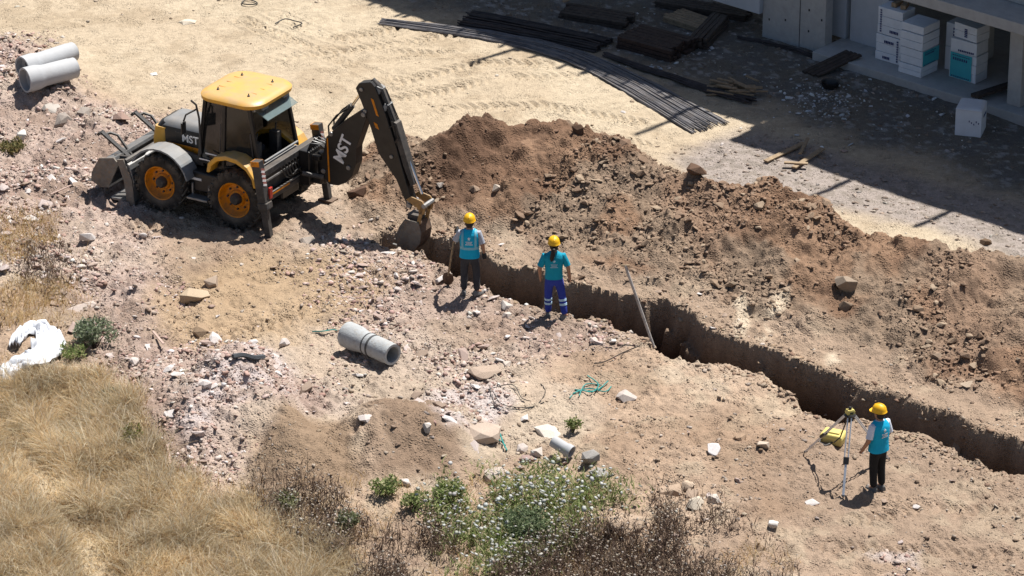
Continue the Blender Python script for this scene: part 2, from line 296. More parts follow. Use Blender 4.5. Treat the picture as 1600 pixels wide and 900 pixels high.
class MB:
    def __init__(s): s.v = []; s.f = []
    def add(s, vs, fs):
        b = len(s.v); s.v += [tuple(map(float, p)) for p in vs]; s.f += [tuple(b+i for i in f) for f in fs]; return s
    def box(s, c, size, M=None):
        h = [d/2 for d in size]; vs = [Vector((sx*h[0], sy*h[1], sz*h[2])) for sx in (-1, 1) for sy in (-1, 1) for sz in (-1, 1)]
        if M is not None: vs = [M @ p for p in vs]
        return s.add([p+Vector(c) for p in vs], [(0, 1, 3, 2), (4, 6, 7, 5), (0, 4, 5, 1), (2, 3, 7, 6), (0, 2, 6, 4), (1, 5, 7, 3)])
    def bar(s, a, b, w, h, up=(0, 0, 1)):
        a = Vector(a); b = Vector(b); d = b-a; L = d.length; x = d/L; y = Vector(up).cross(x)
        if y.length < 1e-4: y = Vector((0, 1, 0)).cross(x)
        y.normalize(); z = x.cross(y); return s.box((a+b)/2, (L, w, h), Matrix((x, y, z)).transposed())
    def loft(s, rings, cap=True, closed=True):
        n = len(rings[0]); vs = [p for r in rings for p in r]; fs = []
        for i in range(len(rings)-1):
            for j in range(n if closed else n-1): fs.append((i*n+j, i*n+(j+1) % n, (i+1)*n+(j+1) % n, (i+1)*n+j))
        if cap: fs.append(tuple(range(n))[::-1]); fs.append(tuple((len(rings)-1)*n+j for j in range(n)))
        return s.add(vs, fs)
    def tube(s, path, r, n=8, cap=True):
        P = [Vector(p) for p in path]; rs = r if isinstance(r, (list, tuple)) else [r]*len(P); rings = []; u = None
        for i, p in enumerate(P):
            t = (P[min(i+1, len(P)-1)]-P[max(i-1, 0)]).normalized()
            if u is None: u = t.orthogonal().normalized()
            u = (u-t*u.dot(t)).normalized(); w = t.cross(u)
            rings.append([p+(u*math.cos(2*math.pi*k/n)+w*math.sin(2*math.pi*k/n))*rs[i] for k in range(n)])
        return s.loft(rings, cap)
    def lathe(s, prof, n=24, M=None, cap=False):
        rings = [[Vector((r*math.cos(2*math.pi*k/n), r*math.sin(2*math.pi*k/n), z)) for k in range(n)] for r, z in prof]
        if M is not None: rings = [[M @ p for p in r] for r in rings]
        return s.loft(rings, cap)
    def prism(s, poly, y0, y1, f=lambda a, b, y: (a, y, b)):
        n = len(poly); return s.add([f(a, b, y0) for a, b in poly]+[f(a, b, y1) for a, b in poly], [tuple(range(n))[::-1], tuple(range(n, 2*n))]+[(i, (i+1) % n, n+(i+1) % n, n+i) for i in range(n)])
    def build(s, name, m, parent=None, bevel=0., smooth=False, loc=None, rot=None, seg=2):
        me = bpy.data.meshes.new(name); me.from_pydata(s.v, [], s.f); me.materials.append(m)
        bm = bmesh.new(); bm.from_mesh(me); bmesh.ops.recalc_face_normals(bm, faces=bm.faces); bm.to_mesh(me); bm.free()
        if smooth:
            me.polygons.foreach_set('use_smooth', [True]*len(me.polygons)); me.set_sharp_from_angle(angle=R_(40))
        o = link(name, me, parent, loc, rot)
        if bevel:
            b = o.modifiers.new('bevel', 'BEVEL'); b.width = bevel; b.segments = seg; b.limit_method = 'ANGLE'; b.angle_limit = R_(35)
        return o
def text_mesh(txt, size, depth=.004):
    cu = bpy.data.curves.new('txt', 'FONT'); cu.body = txt; cu.size = size; cu.extrude = depth; cu.align_x = 'CENTER'; cu.align_y = 'CENTER'; cu.offset = size*.02
    o = bpy.data.objects.new('txt', cu); COL.objects.link(o); dg = bpy.context.evaluated_depsgraph_get(); me = bpy.data.meshes.new_from_object(o.evaluated_get(dg)); bpy.data.objects.remove(o); return me
def hull_mesh(name, n, seed, sq=(1, 1, 1), boxy=.5):
    r = random.Random(seed); bm = bmesh.new()
    for _ in range(n):
        v = Vector((r.gauss(0, 1), r.gauss(0, 1), r.gauss(0, 1))).normalized(); mx = max(abs(c) for c in v); v = v*(1-boxy)+v/mx*boxy*.8; v *= r.uniform(.86, 1.08)
        bm.verts.new((v.x*sq[0], v.y*sq[1], v.z*sq[2]))
    ret = bmesh.ops.convex_hull(bm, input=bm.verts); bmesh.ops.delete(bm, geom=[e for e in ret['geom_interior'] if isinstance(e, bmesh.types.BMVert)], context='VERTS')
    bmesh.ops.recalc_face_normals(bm, faces=bm.faces); me = bpy.data.meshes.new(name); bm.to_mesh(me); bm.free(); return me
def me_arrays(me):
    V = np.array([v.co[:] for v in me.vertices]); F = np.array([p.vertices[:] for p in me.polygons]); return V, F

# ------------------------------------------------------------------ ground, trench, heap (one sheet, split by what it is)
def ground_colour(x, y, M, h):
    n1 = fbm(x, y, .35, 5, 101); n2 = fbm(x, y, 1.7, 5, 111); n3 = fbm(x, y, 7, 3, 121)
    def mixc(c, c2, m): return c*(1-m[..., None])+c2*m[..., None]
    c = np.ones(x.shape+(3,))*alb(194, 163, 133, .8)
    c = mixc(c, alb(176, 146, 118), sstep(.45, .62, n1)*.8)
    c = mixc(c, alb(200, 176, 142), sstep(.52, .66, n2)*.55)
    c = mixc(c, alb(198, 170, 154), M['pink']*.85); c = mixc(c, alb(170, 140, 122), M['pink']*sstep(.5, .64, n2)*.8)
    big = fbm(x, y, .28, 4, 301); c = mixc(c, alb(150, 122, 96), sstep(.5, .62, big)*.35*(1-M['sand'])); c = mixc(c, alb(206, 186, 160), sstep(.5, .36, big)*.45*(1-M['sand']))
    for k, pp in enumerate([[(930, 690), (960, 670), (1010, 680), (1010, 740), (950, 730)], [(1040, 660), (1130, 640), (1230, 670), (1220, 720), (1100, 740)], [(540, 320), (570, 285), (640, 300), (640, 365), (560, 360)], [(920, 560), (1010, 560), (1060, 600), (960, 640)], [(1130, 760), (1240, 740), (1250, 800), (1150, 830)], [(330, 420), (420, 395), (560, 410), (500, 450), (380, 470)], [(660, 505), (760, 500), (800, 530), (700, 545)]]): c = mixc(c, alb(150, 120, 94, .9), .5*pmask(x, y, pp, .5, .7, 310+k))
    och = pmask(x, y, [(250, 470), (330, 420), (420, 400), (560, 400), (620, 440), (560, 500), (420, 530), (300, 560), (240, 520)], .5, .6, 43); c = mixc(c, alb(190, 156, 112), och*.8)
    gul = pmask(x, y, [(390, 720), (440, 650), (540, 660), (560, 760), (430, 770)], .3, .4, 44); c = mixc(c, alb(158, 128, 96), gul*.95)
    gul = pmask(x, y, [(560, 660), (600, 630), (690, 640), (720, 700), (700, 760), (580, 740)], .3, .4, 45); c = mixc(c, alb(152, 122, 94), gul*.95)
    c = mixc(c, alb(214, 196, 190), M['white']*.8*sstep(.3, .55, n2))
    c = mixc(c, alb(206, 182, 146), M['sand']*.92); c = mixc(c, alb(184, 158, 122), M['sand']*sstep(.5, .66, n2)*.6); c = mixc(c, alb(218, 196, 160), M['sand']*sstep(.5, .68, n1)*.5)
    c = mixc(c, alb(176, 160, 150), M['gravel']*.92); c = mixc(c, alb(128, 116, 100), M['gravel']*sstep(.5, .6, n3)*.5)
    c = mixc(c, alb(122, 114, 102), M['yard']*.9); c = mixc(c, alb(126, 122, 116), M['yard']*sstep(.42, .6, n2)*.7); c = mixc(c, alb(186, 184, 182), M['yard']*sstep(.62, .7, n3)*.55)  # greyish yard soil, darkened in colour to deepen the building's shadow there
    q = M['heapq']; hp = M['heap']
    hc = np.ones(x.shape+(3,))*alb(156, 122, 94, .84)
    hc = mixc(hc, alb(132, 100, 76, .84), sstep(.46, .62, fbm(x, y, .6, 4, 131)))
    hc = mixc(hc, alb(158, 134, 108), sstep(.52, .62, fbm(x, y, .5, 4, 141))*.7)
    hc = mixc(hc, alb(158, 122, 92), pmask(x, y, [(1030, 300), (1090, 285), (1160, 330), (1120, 400), (1060, 350)], .4, .4, 46, .6)*.8)
    hc = mixc(hc, alb(156, 118, 88), pmask(x, y, [(1420, 430), (1540, 420), (1600, 470), (1560, 600), (1460, 560)], .5, .5, 47, .5)*.6)
    hc = mixc(hc, alb(108, 80, 61, .84), pmask(x, y, [(640, 250), (750, 185), (790, 215), (740, 290), (690, 300)], .3, .3, 48, .8)*.75)
    hc = mixc(hc, alb(180, 150, 120), sstep(.70, .97, q)*.65*sstep(.35, .6, n2)); hc = hc*(.86+.28*n3)[..., None]
    c = mixc(c, hc, hp)
    d = seg_dist(x, y, gp(FAR))[0]; c = mixc(c, alb(178, 148, 118), sstep(1.0, .3, d)*.7)
    for k, pp in enumerate([[(1148, 470), (1166, 468), (1172, 505), (1160, 520), (1146, 515)], [(1205, 475), (1226, 472), (1222, 500), (1200, 530), (1188, 525)], [(1300, 545), (1326, 540), (1318, 560), (1296, 565)]]): c = mixc(c, alb(222, 198, 164), .95*pmask(x, y, pp, .10, .15, 50+k)*sstep(.35, .5, n2))
    c = mixc(c, alb(88, 62, 45), np.clip(M['trench']*1.8-.15, 0, 1));  # moist subsoil brown, taken darker so the colour deepens the trench shade
    c = mixc(c, alb(210, 186, 146, .8), M['grass']*.85)
    return np.clip(c*(.9+.2*n3)[..., None], .01, .8)
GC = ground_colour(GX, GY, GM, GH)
def build_ground():
    ny, nx = GX.shape; idx = np.arange(nx*ny).reshape(ny, nx)
    F = np.stack([idx[:-1, :-1], idx[:-1, 1:], idx[1:, 1:], idx[1:, :-1]], -1).reshape(-1, 4)
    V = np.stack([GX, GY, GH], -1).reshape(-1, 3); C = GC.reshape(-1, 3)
    cen = lambda A: .25*(A[:-1, :-1]+A[:-1, 1:]+A[1:, 1:]+A[1:, :-1]).ravel()
    tr = cen(GM['trench']) > .04; hp = (cen(GM['heap']) > .5) & ~tr
    res = {}
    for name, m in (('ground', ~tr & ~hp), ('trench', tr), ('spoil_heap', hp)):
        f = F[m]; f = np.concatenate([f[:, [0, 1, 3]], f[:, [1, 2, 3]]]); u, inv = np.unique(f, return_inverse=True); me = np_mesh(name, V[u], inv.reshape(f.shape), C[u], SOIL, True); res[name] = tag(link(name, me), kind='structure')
    return res
SET = build_ground()
tag(SET['spoil_heap'], 'long ridge of brown excavated soil behind the trench'); tag(SET['trench'], 'straight narrow trench dug between workers and soil ridge')

# ------------------------------------------------------------------ scattered stones and clods
HULLS = [hull_mesh('chip', 11, 100+i, (1, random.uniform(.6, .95), random.uniform(.45, .8)), .6) for i in range(10)]
HA = [me_arrays(m) for m in HULLS]
def rotm(n):
    q = rng.normal(size=(n, 4)); q /= np.linalg.norm(q, axis=1)[:, None]; w, x, y, z = q.T
    return np.stack([1-2*(y*y+z*z), 2*(x*y-z*w), 2*(x*z+y*w), 2*(x*y+z*w), 1-2*(x*x+z*z), 2*(y*z-x*w), 2*(x*z-y*w), 2*(y*z+x*w), 1-2*(x*x+y*y)], -1).reshape(n, 3, 3)
def scatter(name, pts, size, cols, label, cat, sink=.25):
    VV = []; FF = []; CC = []; b = 0; n = len(pts); var = rng.integers(0, len(HA), n); z = samp(GH, pts[:, 0], pts[:, 1])
    for k, (V, F) in enumerate(HA):
        m = var == k; c = m.sum()
        if not c: continue
        P = np.einsum('nij,vj->nvi', rotm(c), V)*size[m][:, None, None]; P[..., 2] *= .55
        P += np.stack([pts[m, 0], pts[m, 1], z[m]+size[m]*(.3-sink)], -1)[:, None]
        VV.append(P.reshape(-1, 3)); FF.append((F[None]+(np.arange(c)*len(V))[:, None, None]+b).reshape(-1, 3)); CC.append(np.repeat(cols[m], len(V), 0)); b += c*len(V)
    me = np_mesh(name, np.concatenate(VV), np.concatenate(FF), np.concatenate(CC), STONE); return tag(link(name, me), label, cat, kind='stuff')
def rand_pts(n, dens, box=(-12, 12, -12.3, 16.5)):
    out = []; tot = 0
    while tot < n:
        x = rng.uniform(box[0], box[1], 60000); y = rng.uniform(box[2], box[3], 60000); ok = np.abs(x) < 10.4+.115*y+.3
        x = x[ok]; y = y[ok]; p = dens(x, y); m = rng.uniform(size=len(x)) < p; out.append(np.stack([x[m], y[m]], -1)); tot += m.sum()
    return np.concatenate(out)[:n]
S = lambda k, x, y: samp(GM[k], x, y)
def pal(n, cols, w, sat=.74):
    cols = np.array([alb(*c, sat) for c in cols]); i = rng.choice(len(cols), n, p=np.array(w)/sum(w)); return np.clip(cols[i]*rng.uniform(.82, 1.15, (n, 1))*rng.uniform(.97, 1.03, (n, 3)), .01, .8)
PINKS = [(214, 184, 168), (200, 160, 142), (222, 204, 192), (180, 140, 122), (194, 170, 150), (232, 222, 212)]
BROWNS = [(176, 142, 110), (158, 124, 96), (184, 156, 124), (196, 168, 138), (138, 104, 80)]
d_rub = lambda x, y: np.clip(S('pink', x, y)*(.15+1.2*sstep(.42, .62, fbm(x, y, .8, 3, 151)))+.5*S('white', x, y), 0, 1)*(1-S('trench', x, y))*(1-S('grass', x, y))
p = rand_pts(24000, d_rub); s = np.minimum(.017*np.exp(rng.exponential(.52, len(p))), .10); scatter('rubble', p, s, pal(len(p), PINKS, [4, 4, 2, 3, 3, 1]), 'pale pinkish crushed rubble strewn over the left of the site', 'rubble')
d_clod = lambda x, y: np.clip(S('heap', x, y)*(.07+1.1*sstep(.48, .66, fbm(x, y, .75, 4, 161)))*(1-.4*sstep(.8, 1, S('heapq', x, y))), 0, 1)*(1-S('trench', x, y))
FARG = gp(FAR)
d_clod0 = d_clod; d_clod = lambda x, y: np.clip(d_clod0(x, y)+.7*sstep(.45, .1, seg_dist(x, y, FARG)[0])*(1-S('trench', x, y))*sstep(.4, .6, fbm(x, y, 1.2, 3, 164)), 0, 1)
p = rand_pts(15500, d_clod); s = np.minimum(.016*np.exp(rng.exponential(.5, len(p))), .09); c = pal(len(p), BROWNS, [4, 4, 3, 1, 3]); c = .35*c+.65*1.05*np.stack([samp(GC[..., k], p[:, 0], p[:, 1]) for k in range(3)], -1)
scatter('soil_clods', p, s, c, 'loose brown clods lying on the slope of the soil ridge', 'clods')
q_ = [np.array(a)+(np.array(b)-np.array(a))*f for lip in (gp(FAR), gp(NEAR)) for a, b in zip(lip[:-3], lip[1:-2]) for f in rng.uniform(0, 1, 75)]; p = np.array(q_)+rng.normal(0, .13, (len(q_), 2)); p = p[(np.abs(p[:, 0]) < 11) & (S('trench', p[:, 0], p[:, 1]) < .15)]; s = np.minimum(.02*np.exp(rng.exponential(.5, len(p))), .10)
scatter('lip_clods', p, s, pal(len(p), BROWNS, [3, 3, 3, 3, 1]), 'crumbled clods along both lips of the trench', 'clods')
d_all = lambda x, y: np.clip((1-S('heap', x, y))*(1-.93*S('sand', x, y))*(.2+.9*sstep(.45, .62, fbm(x, y, .9, 3, 171)))+.8*S('gravel', x, y)+.5*S('yard', x, y)*(1-S('heap', x, y)), 0, 1)*(1-S('trench', x, y))*(1-.9*S('grass', x, y))
p = rand_pts(23000, d_all); s = np.minimum(.014*np.exp(rng.exponential(.48, len(p))), .08); c = pal(len(p), [(176, 148, 120), (150, 120, 94), (200, 180, 158), (120, 92, 70), (222, 212, 200), (160, 152, 146)], [5, 4, 3, 2, 1.2, 1.5])
c = .6*c+.4*np.stack([samp(GC[..., k], p[:, 0], p[:, 1]) for k in range(3)], -1)
scatter('gravel', p, s, c, 'small stones and earth crumbs scattered over the bare ground', 'gravel')
# stones one can pick apart: parts of the setting
PIECE = []
for i in range(14):
    base = hull_mesh('stone', 14, 300+i, (1, random.uniform(.65, .95), random.uniform(.4, .75)), .55)
    for cc in ([(212, 190, 180), (194, 164, 148), (226, 214, 206), (180, 152, 128)] if i < 9 else [(172, 140, 108), (154, 122, 94), (184, 156, 124)]):
        me = base.copy(); a = me.color_attributes.new('Col', 'FLOAT_COLOR', 'POINT'); col = np.ones((len(me.vertices), 4), np.float32); col[:, :3] = alb(*cc); a.data.foreach_set('color', col.ravel()); me.materials.append(STONE); PIECE.append((i < 9, me))
def pieces(n, dens, name, parent, pale, lo, hi):
    pool = [m for k, m in PIECE if k == pale]
    for x, y in rand_pts(n, dens):
        r = lo+(hi-lo)*random.random()**2.2; o = link(name, random.choice(pool), parent, (x, y, hz(x, y)+r*.12), (random.uniform(-.5, .5), random.uniform(-.5, .5), random.uniform(0, 6.28)))
        o.scale = (r, r*random.uniform(.7, 1), r*random.uniform(.45, .75))
pieces(215, d_rub, 'stone', SET['ground'], True, .08, .22)
pieces(70, lambda x, y: d_all(x, y)*(1-S('yard', x, y))*(1-S('gravel', x, y)), 'stone', SET['ground'], True, .07, .18)
pieces(270, d_clod, 'clod', SET['spoil_heap'], False, .07, .17)

# ------------------------------------------------------------------ backhoe loader (x forward, y left, z up, origin under the rear axle)
HEAD = R_(150); HO = at(366, 312, .62); fw = np.array([math.cos(HEAD), math.sin(HEAD)]); lf = np.array([-fw[1], fw[0]]); HO = np.array([*(HO[:2]-lf*1.0), 0.])
HO[2] = np.mean([hz(*(HO[:2]+fw*a+lf*b)) for a in (0, 1.8) for b in (-.85, .85)])
BH = thing('backhoe_loader', 'yellow and black backhoe loader digging the trench with its rear arm', 'backhoe', HO, HEAD)
def wheel(name, x, y, r, label=None):
    sgn = 1 if y > 0 else -1
    w = link(name, None, BH, (x, y, r), (R_(-90)*sgn, 0, 0))          # local z = outwards
    hw = .2; n = 36
    tp = [(r*.60, -hw*.8), (r*.66, -hw*.95), (r*.86, -hw), (r*.95, -hw*.86), (r*.955, 0), (r*.95, hw*.86), (r*.86, hw), (r*.66, hw*.95), (r*.60, hw*.8)]
    m = MB().lathe(tp, n)
    for k in range(18):
        for sd in (-1, 1):
            a = 2*math.pi*(k+(.5 if sd > 0 else 0))/18; M = Matrix.Rotation(a, 3, 'Z') @ Matrix.Rotation(sd*R_(38), 3, 'X')
            c = Matrix.Rotation(a, 3, 'Z') @ Vector((r*.965, 0, sd*hw*.5)); m.box(c, (r*.075, .055, hw*1.1), M)
            c2 = Matrix.Rotation(a+sd*.10, 3, 'Z') @ Vector((r*.90, 0, sd*hw*.99)); m.box(c2, (r*.15, .06, .03), Matrix.Rotation(a+sd*.10, 3, 'Z'))
    m.build('tyre', TYRE, w, smooth=True)
    rp = [(r*.615, hw*.78), (r*.60, hw*.9), (r*.57, hw*.86), (r*.54, hw*.35), (r*.47, hw*.12), (r*.30, hw*.12), (r*.26, hw*.32), (r*.20, hw*.32), (.001, hw*.32)]
    rim = MB().lathe(rp, n).lathe([(r*.61, hw*.8), (r*.61, -hw*.8), (r*.3, -hw*.5), (.001, -hw*.5)], n).build('rim', ORG, w, smooth=True)
    hub = MB().lathe([(r*.20, hw*.3), (r*.19, hw*.75), (r*.14, hw*.95), (.001, hw*.95)], 16)
    for k in range(8): a = k*math.pi/4; hub.lathe([(.022, hw*.12), (.022, hw*.3), (.001, hw*.3)], 6, Matrix.Translation((r*.38*math.cos(a), r*.38*math.sin(a), 0)))
    hub.build('hub', DGR, w, smooth=True)
for y in (.84, -.84): wheel('rear_wheel', 0, y, .62); wheel('front_wheel', 1.8, y, .60)
# frame, axles, belly
m = MB().box((.75, 0, .72), (2.9, .62, .42)).box((0, 0, .62), (.3, 1.5, .26)).box((1.8, 0, .58), (.24, 1.5, .2)); m.box((.9, .62, .72), (.75, .34, .42)).box((.9, -.62, .72), (.75, .34, .42)); m.build('chassis', BLK, BH, .03)
st = MB().box((.92, .88, .42), (.5, .22, .05)).box((.72, .82, .55), (.04, .05, .3)).box((1.12, .82, .55), (.04, .05, .3)).build('step', STEEL, BH, .01)
MB().box((1.05, .795, .78), (.26, .012, .05)).build('step_decal', WHT, BH)
# engine hood
def rrect(cx, hx, hy, z, r, n=5):
    pts = []
    for qx, qy, a0 in ((1, 1, 0), (-1, 1, 90), (-1, -1, 180), (1, -1, 270)):
        for k in range(n): a = R_(a0+90*k/(n-1)); pts.append(Vector((cx+qx*(hx-r)+r*math.cos(a), qy*(hy-r)+r*math.sin(a), z)))
    return pts
hood = MB().loft([rrect(1.62, .70, .40, .95, .06), rrect(1.62, .70, .43, 1.25, .06), rrect(1.60, .68, .43, 1.52, .08), rrect(1.57, .64, .38, 1.66, .14), rrect(1.55, .56, .28, 1.71, .2)]).build('hood', BLK, BH, smooth=True)
MB().loft([rrect(2.17, .16, .438, 1.02, .05), rrect(2.17, .16, .446, 1.3, .05), rrect(2.14, .15, .44, 1.56, .08)]).build('hood_nose', YEL, hood, smooth=True)
for sgn in (1, -1): MB().box((1.55, .437*sgn, 1.21), (.8, .014, .13)).build('hood_stripe', ORG, hood, .005)
for sgn in (1, -1): MB().box((1.42, .44*sgn, 1.42), (.70, .012, .24)).build('hood_side_panel', BLK, hood, .008)
MB().loft([rrect(1.52, .66, .405, 1.60, .1), rrect(1.52, .62, .37, 1.69, .14), rrect(1.50, .54, .27, 1.74, .18)]).build('hood_top_cover', GRY, hood, smooth=True)
mt = text_mesh('MST', .22); mt.materials.append(WHT); MST = link('lettering', mt, hood, (1.40, .452, 1.43), (R_(90), 0, R_(180)))
MB().box((2.315, 0, 1.3), (.02, .66, .5)).build('grille', BLK, hood, .01)
MB().tube([(1.15, -.3, 1.6), (1.15, -.3, 2.2), (1.1, -.3, 2.28)], .045, 10).build('exhaust', DGR, BH, smooth=True)
# front mudguards and rear mudguards
def arc(x, z, r0, r1, a0, a1, y0, y1, n=10):
    poly = [(x+r1*math.cos(R_(a0+(a1-a0)*k/n)), z+r1*math.sin(R_(a0+(a1-a0)*k/n))) for k in range(n+1)]+[(x+r0*math.cos(R_(a1+(a0-a1)*k/n)), z+r0*math.sin(R_(a1+(a0-a1)*k/n))) for k in range(n+1)]
    m = MB()
    for k in range(n):
        a = [poly[k], poly[k+1], poly[2*n-k], poly[2*n+1-k]]; m.prism(a, y0, y1)
    bm = m; return bm
for sgn in (1, -1):
    a, b = sorted((.62*sgn, 1.05*sgn)); f = arc(1.8, .62, .70, .735, 28, 165, a, b).build('front_mudguard', GRY, BH, smooth=True)
    prof = [(.62, 1.12), (.58, 1.32), (.40, 1.5), (.15, 1.57), (-.12, 1.55), (-.36, 1.42), (-.52, 1.2), (-.55, 1.0), (-.50, 1.0), (-.46, 1.18), (-.33, 1.34), (-.10, 1.45), (.15, 1.47), (.36, 1.40), (.50, 1.27), (.54, 1.12)]
    a, b = sorted((.58*sgn, 1.06*sgn)); MB().prism(prof, a, b).build('rear_mudguard', YEL, BH, .02)
    MB().prism([(.54, 1.12), (.5, 1.27), (.36, 1.4), (.15, 1.47), (-.1, 1.45), (-.33, 1.34), (-.46, 1.18), (-.5, 1.0), (-.2, .8), (.4, .8)], *sorted((.56*sgn, .60*sgn))).build('wheel_arch', BLK, BH)
# cab
cab = MB().box((.3, 0, 1.02), (1.36, 1.12, .34)).build('cab', BLK, BH, .04)
B = [(-.44, .70), (.38, .78), (1.04, .66)]; T = [(-.20, .66), (.36, .70), (.90, .58)]; zb, zt = 1.15, 2.52
for sgn in (1, -1):
    for (bx, by), (tx, ty) in zip(B, T): MB().bar((bx, by*sgn, zb), (tx, ty*sgn, zt), .075, .075, (0, 1, 0)).build('pillar', BLK, cab, .012)
    for i in (0, 1):
        q = [(B[i][0], B[i][1]*sgn, zb), (B[i+1][0], B[i+1][1]*sgn, zb), (T[i+1][0], T[i+1][1]*sgn, zt), (T[i][0], T[i][1]*sgn, zt)]; MB().add(q+[(a, b-.012*sgn, c) for a, b, c in q], [(0, 1, 2, 3), (7, 6, 5, 4), (0, 4, 5, 1), (1, 5, 6, 2), (2, 6, 7, 3), (3, 7, 4, 0)]).build('side_window', GLASS, cab)
        MB().bar((B[i][0], (B[i][1]+.005)*sgn, zb+.02), (B[i+1][0], (B[i+1][1]+.005)*sgn, zb+.02), .05, .09).bar((T[i][0], T[i][1]*sgn, zt), (T[i+1][0], T[i+1][1]*sgn, zt), .05, .06).build('window_rail', BLK, cab, .01)
q = [(B[2][0], -B[2][1], zb), (B[2][0], B[2][1], zb), (T[2][0], T[2][1], zt), (T[2][0], -T[2][1], zt)]; MB().add(q+[(a-.012, b, c) for a, b, c in q], [(0, 1, 2, 3), (7, 6, 5, 4), (0, 4, 5, 1), (1, 5, 6, 2), (2, 6, 7, 3), (3, 7, 4, 0)]).build('windscreen', GLASS, cab)
MB().bar((-.44, -.70, 1.18), (-.44, .70, 1.18), .08, .12).bar((-.20, -.66, 2.50), (-.20, .66, 2.50), .07, .07).build('rear_window_frame', BLK, cab, .012)
MB().bar((-.46, -.62, 1.28), (-.46, .62, 1.28), .07, .10).bar((-.50, -.62, 1.42), (-.50, .62, 1.42), .045, .045).build('rear_sill', GRY, cab, .02)
M = Matrix.Rotation(R_(-28), 3, 'Y'); MB().box((-.36, -.02, 2.38), (.42, 1.1, .014), M).build('raised_rear_pane', CLEAR, cab)
MB().box((.0, 0, 2.44), (.5, 1.12, .06)).build('headlining', mat('pale_lining', (.42, .43, .42), .9, bump=0), cab, .01)
seat = MB().box((.28, 0, 1.32), (.5, .5, .14)).box((.50, 0, 1.66), (.16, .48, .62), Matrix.Rotation(R_(10), 3, 'Y')).box((.56, 0, 2.04), (.1, .28, .18)).build('operator_seat', DARKT, cab, .05)
for sgn in (1, -1): MB().box((-.12, .36*sgn, 1.42), (.2, .16, .5)).tube([(-.12, .36*sgn, 1.6), (-.16, .34*sgn, 1.86)], .02, 6).build('lever_console', DGR, cab, .02)
MB().tube([(.74+.05*math.cos(a), .19*math.cos(a), 1.72+.17*math.sin(a)) for a in [2*math.pi*k/16 for k in range(17)]], .016, 6).tube([(.74, 0, 1.72), (.9, 0, 1.3)], .03, 6).build('steering_wheel', DGR, cab)
roof = MB().loft([rrect(.30, .66, .72, 2.49, .3, 9), rrect(.30, .74, .79, 2.53, .38, 9), rrect(.30, .75, .80, 2.60, .39, 9), rrect(.30, .71, .76, 2.645, .39, 9), rrect(.30, .6, .65, 2.67, .36, 9), rrect(.30, .3, .35, 2.69, .2, 9)]).build('roof', YEL, cab, smooth=True)
for x in (-.05, .68):
    for y in (-.42, .45): MB().lathe([(.028, 0), (.028, .02), (.012, .025), (.012, .06), (.001, .06)], 8, Matrix.Translation((x, y, 2.678))).build('roof_bolt', DGR, roof)
for y in (-.28, .0, .28): MB().box((.32, y, 2.682), (.9, .012, .012)).build('roof_rib', ORG, roof)
MB().box((-.385, .38, 2.50), (.06, .2, .1)).box((-.385, -.38, 2.50), (.06, .2, .1)).build('work_lamp', GRY, roof, .02)
MB().tube([(.98, .68, 1.3), (.98, .72, 2.1), (1.0, .78, 2.4), (1.08, .84, 2.5)], .022, 7).tube([(1.0, .76, 2.3), (1.16, .92, 2.2), (1.2, .95, 2.06)], .02, 7).build('mirror_bracket', DGR, cab, smooth=True)
MB().box((1.2, .96, 1.92), (.04, .16, .26)).build('mirror', BLK, cab, .02)
MB().box((.62, .80, 1.40), (.36, .008, .025)).box((.84, .78, 1.24), (.26, .008, .025)).build('cab_decal', WHT, cab)
for q in ([(-.30, .73, 1.5), (-.24, .72, 2.0)], [(.44, .80, 1.5), (.43, .76, 2.1)]): MB().tube(q, .014, 6).build('grab_handle', DGR, cab)
# loader arms, rams, clamshell front bucket, folded forks
for sgn in (1, -1):
    y0, y1 = sorted((.50*sgn, .60*sgn)); MB().prism([(1.0, .98), (1.02, 1.16), (1.84, 1.28), (1.96, 1.24), (2.5, .72), (2.62, .50), (2.45, .36), (2.26, .55), (1.82, 1.06)], y0, y1).build('loader_arm', DGR, BH, .02)
    MB().tube([(1.2, .55*sgn, 1.0), (1.9, .55*sgn, .8)], .05, 10).build('lift_ram', DGR, BH, smooth=True)
    MB().tube([(1.45, .47*sgn, 1.1), (2.0, .47*sgn, 1.0)], .05, 10).tube([(2.0, .47*sgn, 1.0), (2.5, .47*sgn, .85)], .028, 8).build('tilt_ram', STEEL, BH, smooth=True)
lb = MB().prism([(2.42, .06), (2.40, .50), (2.50, .86), (2.62, .92), (2.66, .88), (2.56, .80), (2.47, .48), (2.49, .09), (3.02, .05), (3.02, .01), (2.46, .01)], -1.06, 1.06).build('front_bucket', STEEL, BH, .008)
MB().tube([(2.60, -1.06, .92), (2.60, 1.06, .92)], .055, 8).box((2.5, 0, .62), (.06, 1.3, .1)).build('bucket_beam', DGR, lb)
for sgn in (1, -1):
    a, b = sorted((1.06*sgn, 1.10*sgn)); MB().prism([(2.38, .0), (2.42, .55), (2.62, .98), (2.78, .94), (2.62, .5), (2.56, .0)], a, b).build('bucket_side_plate', DIRTY, lb)
    MB().prism([(3.02, .28), (2.74, .84), (2.86, .96), (3.22, .88), (3.42, .52), (3.44, .34), (3.2, .24)], a, b).build('clam_side_plate', DIRTY, lb)
    MB().tube([(2.66, .8*sgn, .9), (3.02, .8*sgn, .86)], .045, 8).build('clam_ram', DGR, lb)
MB().prism([(3.02, .26), (3.18, .24), (3.44, .34), (3.44, .40), (3.36, .40), (3.34, .55), (3.20, .82), (2.9, .92), (2.88, .86), (3.12, .76), (3.26, .50), (3.24, .32), (3.02, .31)], -1.06, 1.06).build('clam_shell', STEEL, lb)
MB().prism([(3.42, .33), (3.56, .30), (3.42, .36)], -1.1, 1.1).build('cutting_edge', STEEL, lb)
